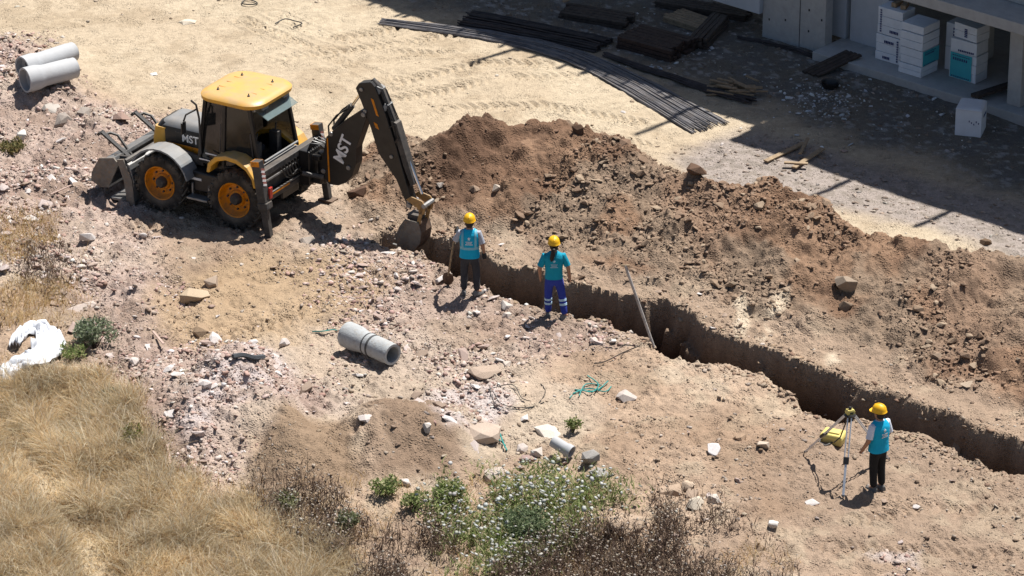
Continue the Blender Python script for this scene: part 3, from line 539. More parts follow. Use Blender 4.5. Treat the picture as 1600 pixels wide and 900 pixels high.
for y in (.60, -.60):
    MB().bar((2.62, y+.03, .72), (3.46, y+.03, 1.24), .10, .05).bar((3.46, y+.03, 1.24), (3.52, y+.03, 1.18), .16, .06).build('pallet_fork', BLK, lb, .01)
    MB().tube([(2.62, y-.14, .52), (3.18, y-.14, 1.16), (3.34, y-.10, 1.20), (3.4, y, 1.18)], .032, 7).tube([(2.62, y-.14, .52), (2.60, y-.14, .92)], .03, 7).build('fork_guard', DGR, lb, smooth=True)
# rear frame with stabilisers
rf = MB().bar((-.70, -1.02, 1.36), (-.70, 1.02, 1.36), .15, .13).bar((-.74, -1.02, .80), (-.74, 1.02, .80), .13, .12).bar((-.66, -1.0, 1.08), (-.66, 1.0, 1.08), .04, .42).build('rear_frame', DGR, BH, .015)
MB().bar((-.775, -.98, 1.20), (-.775, .98, 1.20), .035, .035).bar((-.80, -.98, .90), (-.80, .98, .90), .03, .03).build('slide_rail', STEEL, rf)
MB().bar((-.80, .2, .88), (-.80, .95, .88), .03, .06).build('rail_strip', ORG, rf)
m = MB()
for k in range(7): m.tube([(-.78, .45-.11*k, 1.3), (-.86, .40-.11*k, 1.1-.02*k), (-.84, .22-.1*k, 1.0), (-.86, .0-.03*k, 1.1)], .016, 5)
m.build('hydraulic_hoses', BLK, rf, smooth=True)
for sgn in (1, -1):
    st = MB().bar((-.80, 1.1*sgn, .62), (-.64, 1.1*sgn, 1.66), .19, .17, (0, 1, 0)).build('stabiliser', DGR, BH, .012)
    MB().bar((-.88, 1.1*sgn, .06), (-.79, 1.1*sgn, .66), .14, .12, (0, 1, 0)).build('inner_leg', DGR, st, .01)
    MB().box((-.88, 1.1*sgn, .03), (.34, .26, .05)).build('foot_pad', RUST, st, .01)
    MB().bar((-.812, 1.1*sgn, .66), (-.792, 1.1*sgn, .79), .23, .21, (0, 1, 0)).build('leg_collar', DGR, st, .01)
    MB().bar((-.648, 1.1*sgn, 1.55), (-.632, 1.1*sgn, 1.655), .195, .178, (0, 1, 0)).build('yellow_band', ORG, st)
    m = MB(); mr = MB()
    for k in range(8):
        z = 1.16+.046*k; x = -.725+(z-1.16)*.154-.092; (m if k % 2 == 0 else mr).bar((x, 1.1*sgn-.06, z-.02), (x, 1.1*sgn+.06, z+.03), .010, .042)
    m.build('reflector', WHT, st); mr.build('reflector_stripe', mat('red_white_stripe', (.30, .12, .10), .5, bump=0), st)
    MB().box((-.86, .98*sgn, .96), (.05, .10, .24)).build('tail_lamp', RED, st, .01)
# swing post, boom, dipper, digging bucket
YB = -.45
kp = MB().box((-.92, YB, 1.08), (.26, .56, .74)).box((-1.12, YB, .82), (.26, .34, .16)).box((-1.10, YB, 1.30), (.24, .34, .12)).tube([(-1.18, YB, .72), (-1.18, YB, 1.40)], .09, 12).build('swing_post', BLK, BH, .02)
m = MB()
for k in range(6): m.tube([(-.95, YB+.2-.06*k, 1.4), (-1.05, YB+.22-.08*k, 1.62+.03*(k % 3)), (-1.22, YB+.12-.05*k, 1.60), (-1.36, YB+.06-.03*k, 1.45)], .018, 6)
m.build('swing_hoses', BLK, kp, smooth=True)
MB().tube([(-.95, YB+.4, 1.02), (-1.3, YB+.16, .92)], .05, 8).tube([(-.95, YB-.4, 1.02), (-1.3, YB-.16, .92)], .05, 8).build('swing_ram', DGR, kp, smooth=True)
BP = [(-1.20, 1.0), (-1.38, 1.81), (-1.53, 1.97), (-1.85, 2.28), (-2.19, 2.55), (-2.35, 2.56), (-2.33, 2.40), (-2.22, 2.08), (-2.08, 1.70), (-2.07, 1.36), (-1.97, 1.07), (-1.82, .90), (-1.64, .80), (-1.43, .78)]
boom = MB().prism(BP, YB-.11, YB+.15).build('boom', BLK, BH, .015)
MB().prism([(-1.42, .84), (-1.395, 1.78), (-1.425, 1.80), (-1.455, .84)], YB+.152, YB+.158).build('boom_stripe', ORG, boom)
mt2 = mt.copy(); a = math.atan2(2.05-1.30, -1.98+1.66)
o = link('boom_lettering', mt2, boom, (-1.78, YB+.156, 1.62), None); o.scale = (1.55, 1.6, 1.0)
xl = Vector((-.36, 0, .93)).normalized(); nz = Vector((0, 1, 0)); yl = nz.cross(xl); o.rotation_euler = Matrix((xl, yl, nz)).transposed().to_euler()
MB().tube([(-1.48, YB, 1.95), (-1.92, YB, 2.55)], .062, 10).build('boom_ram', DGR, boom, smooth=True); MB().tube([(-1.9, YB, 2.52), (-2.16, YB, 2.9)], .03, 8).build('ram_rod', CHROME, boom, smooth=True)
MB().tube([(-1.42, YB+.1, 1.8), (-1.42, YB+.12, 2.05), (-1.6, YB+.1, 2.3), (-1.85, YB+.07, 2.5)], .018, 6).tube([(-1.42, YB-.1, 1.8), (-1.40, YB-.12, 2.08), (-1.62, YB-.1, 2.36), (-1.85, YB-.07, 2.55)], .018, 6).build('boom_hoses', BLK, boom, smooth=True)
for (x, z) in ((-1.30, 1.05), (-1.50, 1.90), (-2.27, 2.48), (-1.9, 1.25)): MB().lathe([(.001, .016), (.045, .016), (.05, .008), (.05, -.01)], 14, Matrix.Translation((x, YB+.158, z)) @ Matrix.Rotation(R_(-90), 4, 'X')).build('pivot_pin', STEEL, boom, smooth=True)
DP = [(-2.08, 3.0), (-2.16, 3.12), (-2.44, 3.20), (-2.53, 3.12), (-2.72, 2.70), (-2.95, 2.10), (-3.15, 1.46), (-3.37, .79), (-3.34, .70), (-3.24, .72), (-3.0, 1.22), (-2.59, 1.71), (-2.39, 2.30), (-2.22, 2.70)]
dip = MB().prism(DP, YB-.07, YB+.13).build('dipper', BLK, BH, .012)
MB().prism([(-2.44, 2.86), (-2.50, 2.84), (-2.62, 2.50), (-2.56, 2.52)], YB+.132, YB+.138).prism([(-2.50, 2.36), (-2.58, 2.33), (-2.62, 2.22), (-2.54, 2.25)], YB+.132, YB+.138).build('dipper_marking', ORG, dip)
MB().tube([(-2.40, YB, 3.20), (-2.62, YB, 3.02), (-3.08, YB, 1.98)], .062, 10).build('bucket_ram', DGR, dip, smooth=True); MB().tube([(-3.06, YB, 2.0), (-3.52, YB, .98)], .032, 8).build('bucket_ram_rod', CHROME, dip, smooth=True)
MB().prism([(-2.86, 2.45), (-3.0, 2.42), (-3.40, 1.20), (-3.32, 1.12), (-3.14, 1.56)], YB-.10, YB+.10).build('telescopic_sleeve', DGR, dip, .01)
m = MB()
for k in range(5): m.tube([(-2.45+.02*k, YB-.1+.05*k, 3.15), (-2.66, YB-.1+.05*k, 3.0+.02*k), (-2.95, YB-.1+.05*k, 2.4), (-3.1+.02*k, YB-.1+.05*k, 1.95)], .015, 5)
m.tube([(-2.84, YB+.14, 2.30), (-3.02, YB+.18, 2.42), (-3.10, YB+.17, 2.2), (-2.98, YB+.15, 2.0)], .016, 6); m.build('dipper_hoses', BLK, dip, smooth=True)
for (x, z) in ((-2.30, 2.55), (-2.22, 3.0), (-3.29, .80), (-2.9, 1.7)): MB().lathe([(.001, .014), (.038, .014), (.042, .006), (.042, -.01)], 14, Matrix.Translation((x, YB+.138, z)) @ Matrix.Rotation(R_(-90), 4, 'X')).build('pivot_pin', STEEL, dip, smooth=True)
MB().box((-2.56, YB, 3.0), (.12, .2, .2), Matrix.Rotation(R_(-25), 3, 'Y')).box((-2.72, YB, 2.66), (.08, .22, .26), Matrix.Rotation(R_(-25), 3, 'Y')).build('valve_block', GRY, dip, .01)
for s_ in (-1, 1):
    a, b = sorted((YB+.14*s_, YB+.175*s_)); MB().prism([(-3.24, .86), (-3.36, .95), (-3.62, .90), (-3.70, .78), (-3.66, .62), (-3.56, .60), (-3.52, .72), (-3.36, .80)], a, b).prism([(-3.60, .84), (-3.68, .84), (-3.56, .36), (-3.48, .36)], a, b).build('tipping_link', OCH, dip, .01)
MB().tube([(-3.66, YB-.18, .80), (-3.66, YB+.18, .80)], .05, 8).tube([(-3.30, YB-.18, .74), (-3.30, YB+.18, .74)], .05, 8).build('link_pin', STEEL, dip, smooth=True)
BK = lambda L_: [(-3.42+(x+3.42)*.82, .42+(z-.42)*.86) for x, z in L_]
cur = [(-3.58, .42), (-3.66, .18), (-3.62, -.08), (-3.46, -.30), (-3.22, -.38), (-2.98, -.32)]
sh = cur+[(-2.98, -.29), (-3.22, -.34), (-3.44, -.26), (-3.585, -.06), (-3.62, .18), (-3.54, .42)]
db = MB().prism(BK(sh), YB-.19, YB+.19).build('digging_bucket', RUST, BH, .006)
for s_ in (-1, 1):
    a, b = sorted((YB+.19*s_, YB+.21*s_)); MB().prism(BK([(-3.2, .45), (-3.58, .44), (-3.66, .18), (-3.62, -.08), (-3.46, -.30), (-3.22, -.38), (-2.98, -.32), (-2.92, -.1), (-3.02, .2)]), a, b).build('bucket_cheek', DIRTY, db, .006)
MB().box((-3.38, YB, .48), (.26, .26, .12)).build('bucket_bracket', DGR, db, .01)
for k in range(4): MB().prism(BK([(-3.0, -.35), (-3.0, -.28), (-2.82, -.27)]), YB-.18+k*.105, YB-.13+k*.105).build('bucket_tooth', STEEL, db)

# ------------------------------------------------------------------ building under construction
BA = np.array([6.91, 12.2])
bld = thing('building', 'bare concrete building under construction with open ground floor', 'building', (BA[0], BA[1], 0), R_(-41))
def bbox(name, u0, u1, n0, n1, z0, z1, m=CONC, par=bld, bev=.012): return MB().box(((u0+u1)/2, (n0+n1)/2, (z0+z1)/2), (u1-u0, n1-n0, z1-z0)).build(name, m, par, bev)
PANEL = mat('wall_panel', (.40, .43, .47), .8, var=.08, scale=3, bump=.15)
w = bbox('concrete_wall', -1.74, 0, 0, .27, -.3, 4.2)
MB().box((-.70, -.003, 2), (.012, .012, 4.3)).build('shutter_joint', DGR, w)
for (u, z) in ((-1.55, .45), (-1.55, .95), (-1.1, .55), (-1.1, 1.05), (-.45, .45), (-.45, .95), (-.1, .8)): MB().box((u, -.003, z), (.035, .012, .05)).build('tie_hole', DGR, w)
bbox('side_wall', -3.6, -1.744, -.12, .16, .55, 4.2, PANEL)
bbox('infill_panel', -.60, .10, .62, .80, .22, 4.1, PANEL); bbox('infill_panel', .22, 1.25, .62, .84, .22, 4.1, PANEL); bbox('back_wall', -1.7, 12, 3.4, 3.6, .0, 4.2)
fl = bbox('floor_slab', .004, 11, -.45, 3.39, -.2, .22)
bbox('balcony_slab', 2.40, 11.5, -.55, 3.3, 2.06, 2.31)
bbox('edge_beam', 2.62, 11.4, -.20, .18, 1.90, 2.055)
for u in (4.97, 9.2): bbox('column', u, u+.34, -.14, .20, .224, 1.896)
bbox('inner_column', 2.9, 3.2, 1.6, 1.9, .224, 2.05)
bbox('first_floor_slab', -16, 2.38, .32, 8, 4.204, 4.45)
bbox('upper_storey', -16, 1.64, .30, 8, 4.46, 9.9); bbox('upper_storey', 1.66, 12, .36, 8, 2.32, 9.5)
bbox('upper_balcony', 1.66, 12, -.74, 8, 9.504, 9.72)
for k, u in enumerate((-11.3, -8.3, -5.1, -3.0, -.6, .15, 4.9, 7.4)): MB().tube([(u, .6 if u < 1.6 else -.5, 9.7), (u, .6 if u < 1.6 else -.5, 9.7+(2.0, 1.2, 4.0, 1.3, 1.5, 5.2, 3.4, 3.0)[k])], .07, 6).build('roof_post', DGR, bld)
for k in range(26):
    u = -13+k*.58+random.uniform(-.2, .2); MB().tube([(u, .4, 9.8), (u, .4, 9.8+random.uniform(.4, .9))], .05, 5).build('starter_bar', BARS2, bld)
bl_u = np.array([BU[0], BU[1]]); bl_n = np.array([BN[0], BN[1]])
def bw(u, n, z=0.): q = BA+bl_u*u+bl_n*n; return (q[0], q[1], z)
# foam board packages: each a thing
def package(name, u, n, z, su, sn, h, label, printed=None, rz=0., group='foam board packages stacked under the balcony', sheets=3, side=None):
    x, y, _ = bw(u+su/2, n+sn/2); t = thing(name, label, 'package', (x, y, z), R_(-41)+rz, group)
    for k in range(sheets): MB().box((random.uniform(-.006, .006), random.uniform(-.006, .006), h*(k+.5)/sheets), (su, sn, h/sheets-.006)).build('board', FOAM, t, .008)
    if printed:
        for nm, m_, f, r in printed:
            face, a0, a1, z0, z1 = r; pr = .004 if nm == 'printed_mark' else 0.
            if face == 'f': MB().box(((a0+a1)/2*su, -sn/2-.010-pr, (z0+z1)/2*h), ((a1-a0)*su, .006, (z1-z0)*h)).build(nm, m_, t)
            else: MB().box((su/2+.010+pr, (a0+a1)/2*sn, (z0+z1)/2*h), (.006, (a1-a0)*sn, (z1-z0)*h)).build(nm, m_, t)
    return t
NAVY2 = NAVY
def marks(face, a0, a1, z0, z1, n, m_=None): return [('printed_mark', m_ or NAVY, 0, (face, a0+(a1-a0)*k/n, a0+(a1-a0)*(k+.62)/n, z0, z1)) for k in range(n)]
def marksv(face, a0, a1, z0, z1, n, m_=None): return [('printed_mark', m_ or NAVY, 0, (face, a0, a1, z0+(z1-z0)*k/n, z0+(z1-z0)*(k+.62)/n)) for k in range(n)]
Z0 = .225
def PRN(f): return marks(f, -.36, .2, .70, .80, 7, NAVY2)+marks(f, -.38, .28, .86, .90, 9, NAVY2)+marks(f, -.40, .30, .07, .12, 9, NAVY2)
package('foam_package', 1.30, .12, Z0, .66, .46, .60, 'white foam package with dark blue print, lower one beside the grey panel', marks('f', -.15, .25, .72, .82, 6)+marksv('f', .36, .42, .1, .95, 9)+marks('f', -.2, .1, .1, .2, 5))
package('foam_package', 1.32, .14, Z0+.61, .66, .46, .62, 'white foam package with dark blue print carrying two wooden blocks', marksv('f', -.40, -.34, .08, .95, 10)+marks('f', 0, .36, .12, .22, 6))
package('foam_package', 2.14, -.17, Z0, .60, .62, .24, 'plain white foam package at the foot of the middle stack', None, sheets=2)
package('foam_package', 2.16, -.16, Z0+.25, .59, .61, .36, 'white foam package with teal side label, second from floor in middle stack', [('teal_label', TEAL, 0, ('r', -.48, .48, .05, .98))]+PRN('r'), sheets=2)
package('foam_package', 2.15, -.17, Z0+.62, .60, .62, .36, 'plain white foam package above the teal labelled one', None, sheets=2)
package('foam_package', 2.16, -.15, Z0+.99, .58, .60, .18, 'thin white foam package topmost of the middle stack', None, sheets=1)
package('foam_package', 2.80, .62, Z0, .36, .4, 1.1, 'tall narrow white foam package standing between two stacks', marksv('f', .05, .2, .35, .95, 9), sheets=2)
package('foam_package', 3.13, .32, Z0, .70, .44, .62, 'white foam package with large teal front label at right stack foot', [('teal_label', TEAL, 0, ('f', -.46, .34, .04, .97))]+PRN('f'), sheets=3)
t = package('foam_package', 3.16, .30, Z0+.63, .66, .46, .30, 'creased white foam package lying on the teal labelled one', marks('f', -.2, .42, .12, .26, 9), rz=R_(3), sheets=1)
package('foam_package', 3.20, .34, Z0+.94, .62, .44, .34, 'white foam package with upright blue print, topmost of right stack', marksv('f', -.02, .10, .2, .8, 5), rz=R_(-4), sheets=2)
for k in range(2): x, y, _ = bw(1.62+.20*k, .42); tag(MB().box((0, 0, .05), (.12, .3, .10)).build('wood_block', WOOD, None, .01, loc=(x, y, Z0+1.235), rot=(0, 0, R_(-41+20*k))), ('reddish wooden block on the rear foam package, nearer the wall', 'reddish wooden block on the rear foam package, nearer the balcony beam')[k], 'wood block', 'wooden blocks on the packages')
g = at(1526.6, 211.6); gx = G(1516, 205)
t = thing('foam_package', 'white wrapped foam package standing alone on the ground before the building', 'package', (gx[0], gx[1], gx[2]-.02), R_(-16.5))
for k in range(6): MB().box((0, -.25+.10*k, .31), (.56, .094, .60)).build('board', FOAM, t, .012)
MB().loft([[Vector((sx*.285, sy*.305, z)) for sx, sy in ((1, 1), (-1, 1), (-1, -1), (1, -1))] for z in (.585, .62)]+[[Vector((.2, .26, .66)), Vector((-.18, .28, .65)), Vector((-.2, -.2, .645)), Vector((.22, -.24, .64))]]).build('wrapping', TARP, t, .02)
for k in range(5): MB().box((.02+.05*k, -.304, .36-.03*(k % 3)), (.02, .006, .035)).build('printed_mark', NAVY, t)
MB().box((.286, .05, .42), (.006, .28, .05)).build('printed_mark', NAVY, t)
# timber ramp, tub, loose timbers
def plank(name, a, b, w, h, m, label, cat='plank', group=None, bev=.006):
    a = Vector([float(c) for c in a]); b = Vector([float(c) for c in b]); c = (a+b)/2; o = MB().bar(a-c, b-c, w, h).build(name, m, None, bev, loc=c); return tag(o, label, cat, group)
ramp = thing('timber_ramp', 'dark board ramp leaning from the ground onto the building floor', 'ramp', bw(.75, -.6, 0), R_(-41))
for k in range(4): MB().bar((-.25+.115*k-.15, -.62+.03*(k % 2), .05), (.1+.115*k-.15, .52, .30), .105, .05).build('board', DWOOD, ramp, .006)
gx = G(1297, 137); tub = thing('rubber_tub', 'round dark rubber tub lying in the shade before the ramp', 'tub', (gx[0], gx[1], gx[2]))
MB().lathe([(.001, .02), (.15, .02), (.19, .12), (.21, .13), (.205, .10), (.165, -.01), (.001, -.01)], 18).build('tub_body', BLK, tub, smooth=True)
for k in range(3): plank('timber_beam', bw(4.25+.10*k, -.40-.05*k, .30+.03*k), bw(4.75+.09*k, 1.7, .34+.04*k), .09, .08, DWOOD, ('dark timber beam on the floor, nearest the foam stack', 'dark timber beam on the floor between two others', 'dark timber beam on the floor, nearest the corner column')[k], 'beam', 'timbers beside the column')
for k, (a, b, w, lab) in enumerate([((1196, 256), (1256, 228), .12, 'pale plank lying by the shadow edge, longest of the group'), ((1240, 268), (1286, 238), .11, 'grey plank lying beside the shadow edge, nearest the white package'), ((1225, 262), (1262, 264), .09, 'short plank end lying flat between two longer planks'), ((1250, 250), (1262, 226), .07, 'narrow batten sticking up across the pale planks')]):
    A = G(*a); Bq = G(*b); plank('plank', A+[0, 0, .05+.03*k], Bq+[0, 0, .06+.03*k], w, .035, WOOD, lab, 'plank', 'planks by the shadow edge')
# ------------------------------------------------------------------ rebar bundles and stacks
def bundle(name, pix, w0, w1, h, n, r, m, label, droop=0., spread=.0, cut=.25):
    ctr = [np.array(G(*p)) for p in pix]; t = thing(name, label, 'rebar', ctr[0]); o = ctr[0]
    K = 9; cl = np.array(ctr); s = np.concatenate([[0], np.cumsum(np.linalg.norm(np.diff(cl, axis=0), axis=1))]); S_ = s/s[-1]
    for k in range(n):
        f = random.uniform(-.5, .5); lay = random.random()*(1-abs(f)*1.2)*h; e0 = random.uniform(0, .03); e1 = 1-random.uniform(0, cut)**1.5*.4; pts = []
        ph = random.uniform(0, 6)
        for j in range(K):
            u = e0+(e1-e0)*j/(K-1); p = np.array([np.interp(u, S_, cl[:, i]) for i in range(3)]); q = np.array([np.interp(min(u+.05, 1), S_, cl[:, i])-np.interp(max(u-.05, 0), S_, cl[:, i]) for i in range(3)]); q /= np.linalg.norm(q)
            sidev = np.array([-q[1], q[0], 0]); ww = w0+(w1-w0)*u; off = sidev*(f*ww+.02*math.sin(3*u*6+ph)); z = max(p[2], hz(p[0]+off[0], p[1]+off[1]))+r+lay; pts.append((p[0]+off[0]-o[0], p[1]+off[1]-o[1], z-o[2]))
        MB().tube(pts, r, 5).build('bar', m, t)
    return t
bundle('rebar_bundle', [(592, 36), (660, 44), (740, 54), (830, 70), (900, 91), (960, 118), (1020, 150), (1070, 180), (1112, 203)], .30, 1.0, .09, 92, .012, BARS, 'long curved bundle of grey steel bars fanning out at one end')
bundle('rebar_bundle', [(726, 32), (800, 46), (880, 62), (945, 76)], .85, .75, .22, 46, .018, BARS2, 'short thick bundle of dark bars lying in shade above the curved one', cut=.1)
bundle('rebar_bundle', [(942, 88), (1000, 108), (1060, 128), (1120, 148), (1178, 163)], .20, .40, .10, 18, .018, BARS2, 'narrow bundle of dark bars running to the wood scraps')
bundle('rebar_bundle', [(1150, 60), (1210, 72), (1280, 92)], .12, .2, .05, 7, .014, BARS2, 'few thin dark bars lying along the concrete wall foot')
def stack_of(name, a, b, wid, hgt, nrow, nlay, m, label, cat, part):
    A = G(*a); Bq = G(*b); c = (A+Bq)/2; d = Bq-A; L = math.hypot(d[0], d[1]); t = thing(name, label, cat, (c[0], c[1], min(A[2], Bq[2])), math.atan2(d[1], d[0]))
    for i in range(nrow):
        for j in range(nlay): MB().box((random.uniform(-.06, .06), (i-(nrow-1)/2)*wid/nrow, (j+.5)*hgt/nlay), (L*random.uniform(.92, 1.02), wid/nrow*.86, hgt/nlay*.86), Matrix.Rotation(random.uniform(-.02, .02), 3, 'Z')).build(part, m, t, .006)
    return t
stack_of('stirrup_stack', (982, 66), (1066, 88), 1.0, .30, 7, 3, mat('rusted_stirrups', (.05, .032, .026), .85, var=.4, scale=8, bump=.4), 'rusty brown stack of steel stirrups with litter on top', 'steel stack', 'stirrup_row')
stack_of('timber_stack', (1090, 78), (1126, 40), .42, .30, 4, 3, DWOOD, 'dark timber stack lying slantwise right of the rusty stirrups', 'timber stack', 'timber')
stack_of('timber_stack', (880, 20), (985, 40), .7, .18, 5, 2, DWOOD, 'dark boards piled at the back beyond the thick bar bundle', 'timber stack', 'board')
stack_of('pallet', (1050, 28), (1105, 46), .7, .14, 6, 2, WOOD, 'weathered flat pallet of boards behind the rusty stirrups', 'pallet', 'slat')
stack_of('timber_stack', (1030, 6), (1170, 30), .5, .16, 4, 2, DWOOD, 'long dark boards lying flat beside the concrete side wall', 'timber stack', 'board')
plank('plank', G(880, 24)+[0, 0, .32], G(930, 2)+[0, 0, .34], .09, .03, WOOD, 'pale grey plank lying across the piled dark boards')
wp = G(1150, 146); t = thing('wood_scraps', 'heap of splintered brown wood scraps at the end of bar bundle', 'wood scraps', wp)
for k in range(26):
    a = R_(-25)+random.gauss(0, .35); l = random.uniform(.25, .7); x, y = random.uniform(-.45, .4), random.uniform(-.4, .4); z = random.uniform(.03, .2); d = Vector((math.cos(a), math.sin(a), random.uniform(-.1, .1)))*l/2; c = Vector((x, y, z)); MB().bar(c-d, c+d, random.uniform(.03, .08), .025).build('splinter', WOOD, t)
# ------------------------------------------------------------------ pipes
def pipe(name, p0, p1, r, label, group=None, thick=.055, bell=True, sleeve=False, lift=0., m=PIPEC):
    A = G(*p0); Bq = G(*p1); d = Bq-A; d[2] = 0; L = float(np.linalg.norm(d)); c = (A+Bq)/2; zz = max(hz(*(A[:2]+d[:2]*f)) for f in (0, .25, .5, .75, 1))
    t = thing(name, label, 'pipe', (A[0], A[1], zz-.02+lift), math.atan2(d[1], d[0]), group); M = Matrix.Translation((0, 0, r)) @ Matrix.Rotation(R_(90), 4, 'Y')
    rb = r*1.17 if bell else r
    prof = ([(rb*.86, 0), (rb, .0), (rb, .26), (rb*.97, .32), (r, .46)] if bell else [(r-thick, 0), (r, 0)])+[(r, L-.14), (r*.965, L-.12), (r*.965, L), (r-thick, L), (r-thick, .2), ((rb*.86 if bell else r-thick), .16), ((rb*.86 if bell else r-thick), 0)]
    MB().lathe(prof, 32, M).build('barrel', m, t, smooth=True)
    return t, L, M, r
t, L, M, r = pipe('concrete_pipe', (543, 540), (614, 573), .215, 'grey concrete pipe with dark bands lying alone on bare ground')
for (a, b) in ((L*.46, L*.46+.03), (L*.56, L*.56+.05)): MB().lathe([(r*.99, a), (r*1.02, a), (r*1.02, b), (r*.99, b)], 32, M).build('band', mat('rubber_band', (.06, .06, .06), .7, bump=0), t, smooth=True)
PV = mat('pale_grey_pipe', (.36, .37, .385), .7, var=.06, scale=5, bump=.1, dust=.2)
pipe('drain_pipe', (40, 150), (118, 131), .235, 'pale grey drain pipe on rubble, nearer of the side-by-side pair', 'pair of pale drain pipes', m=PV, lift=.10)
pipe('drain_pipe', (36, 129), (116, 112), .22, 'pale grey drain pipe on rubble, farther of the side-by-side pair', 'pair of pale drain pipes', m=PV, lift=.08)
g = G(893, 718); t = thing('pipe_stub', 'short broken white pipe end sticking out of the weeds', 'pipe', g, R_(-35)); M = Matrix.Translation((0, 0, .14)) @ Matrix.Rotation(R_(-75), 4, 'Y'); MB().lathe([(.10, 0), (.125, 0), (.125, .1), (.11, .14), (.11, .42), (.09, .42), (.09, .1), (.10, 0)], 22, M).build('barrel', PV, t, smooth=True)
def chunk(p, w, h, col, label, sq=(1, .8, .6), tilt=(0, 0), rz=0., seed=None, name='boulder', cat='boulder', boxy=.55, n=16, rzdeg=True):
    g = G(*p); me = hull_mesh(name, n, seed or int(p[0]*7+p[1]), sq, boxy); a = me.color_attributes.new('Col', 'FLOAT_COLOR', 'POINT'); c = np.ones((len(me.vertices), 4), np.float32); c[:, :3] = alb(*col)*np.array([[random.uniform(.9, 1.08)] for _ in me.vertices]); a.data.foreach_set('color', c.ravel()); me.materials.append(STONE)
    o = link(name, me, None, (g[0], g[1], g[2]+h*.10), (tilt[0], tilt[1], R_(rz))); o.scale = (w*.68, w*.68, h*.62/max(sq[2], .3)); bv = o.modifiers.new('bevel', 'BEVEL'); bv.width = .02; bv.segments = 1; return tag(o, label, cat, 'loose boulders and clods' if cat == 'boulder' else None)
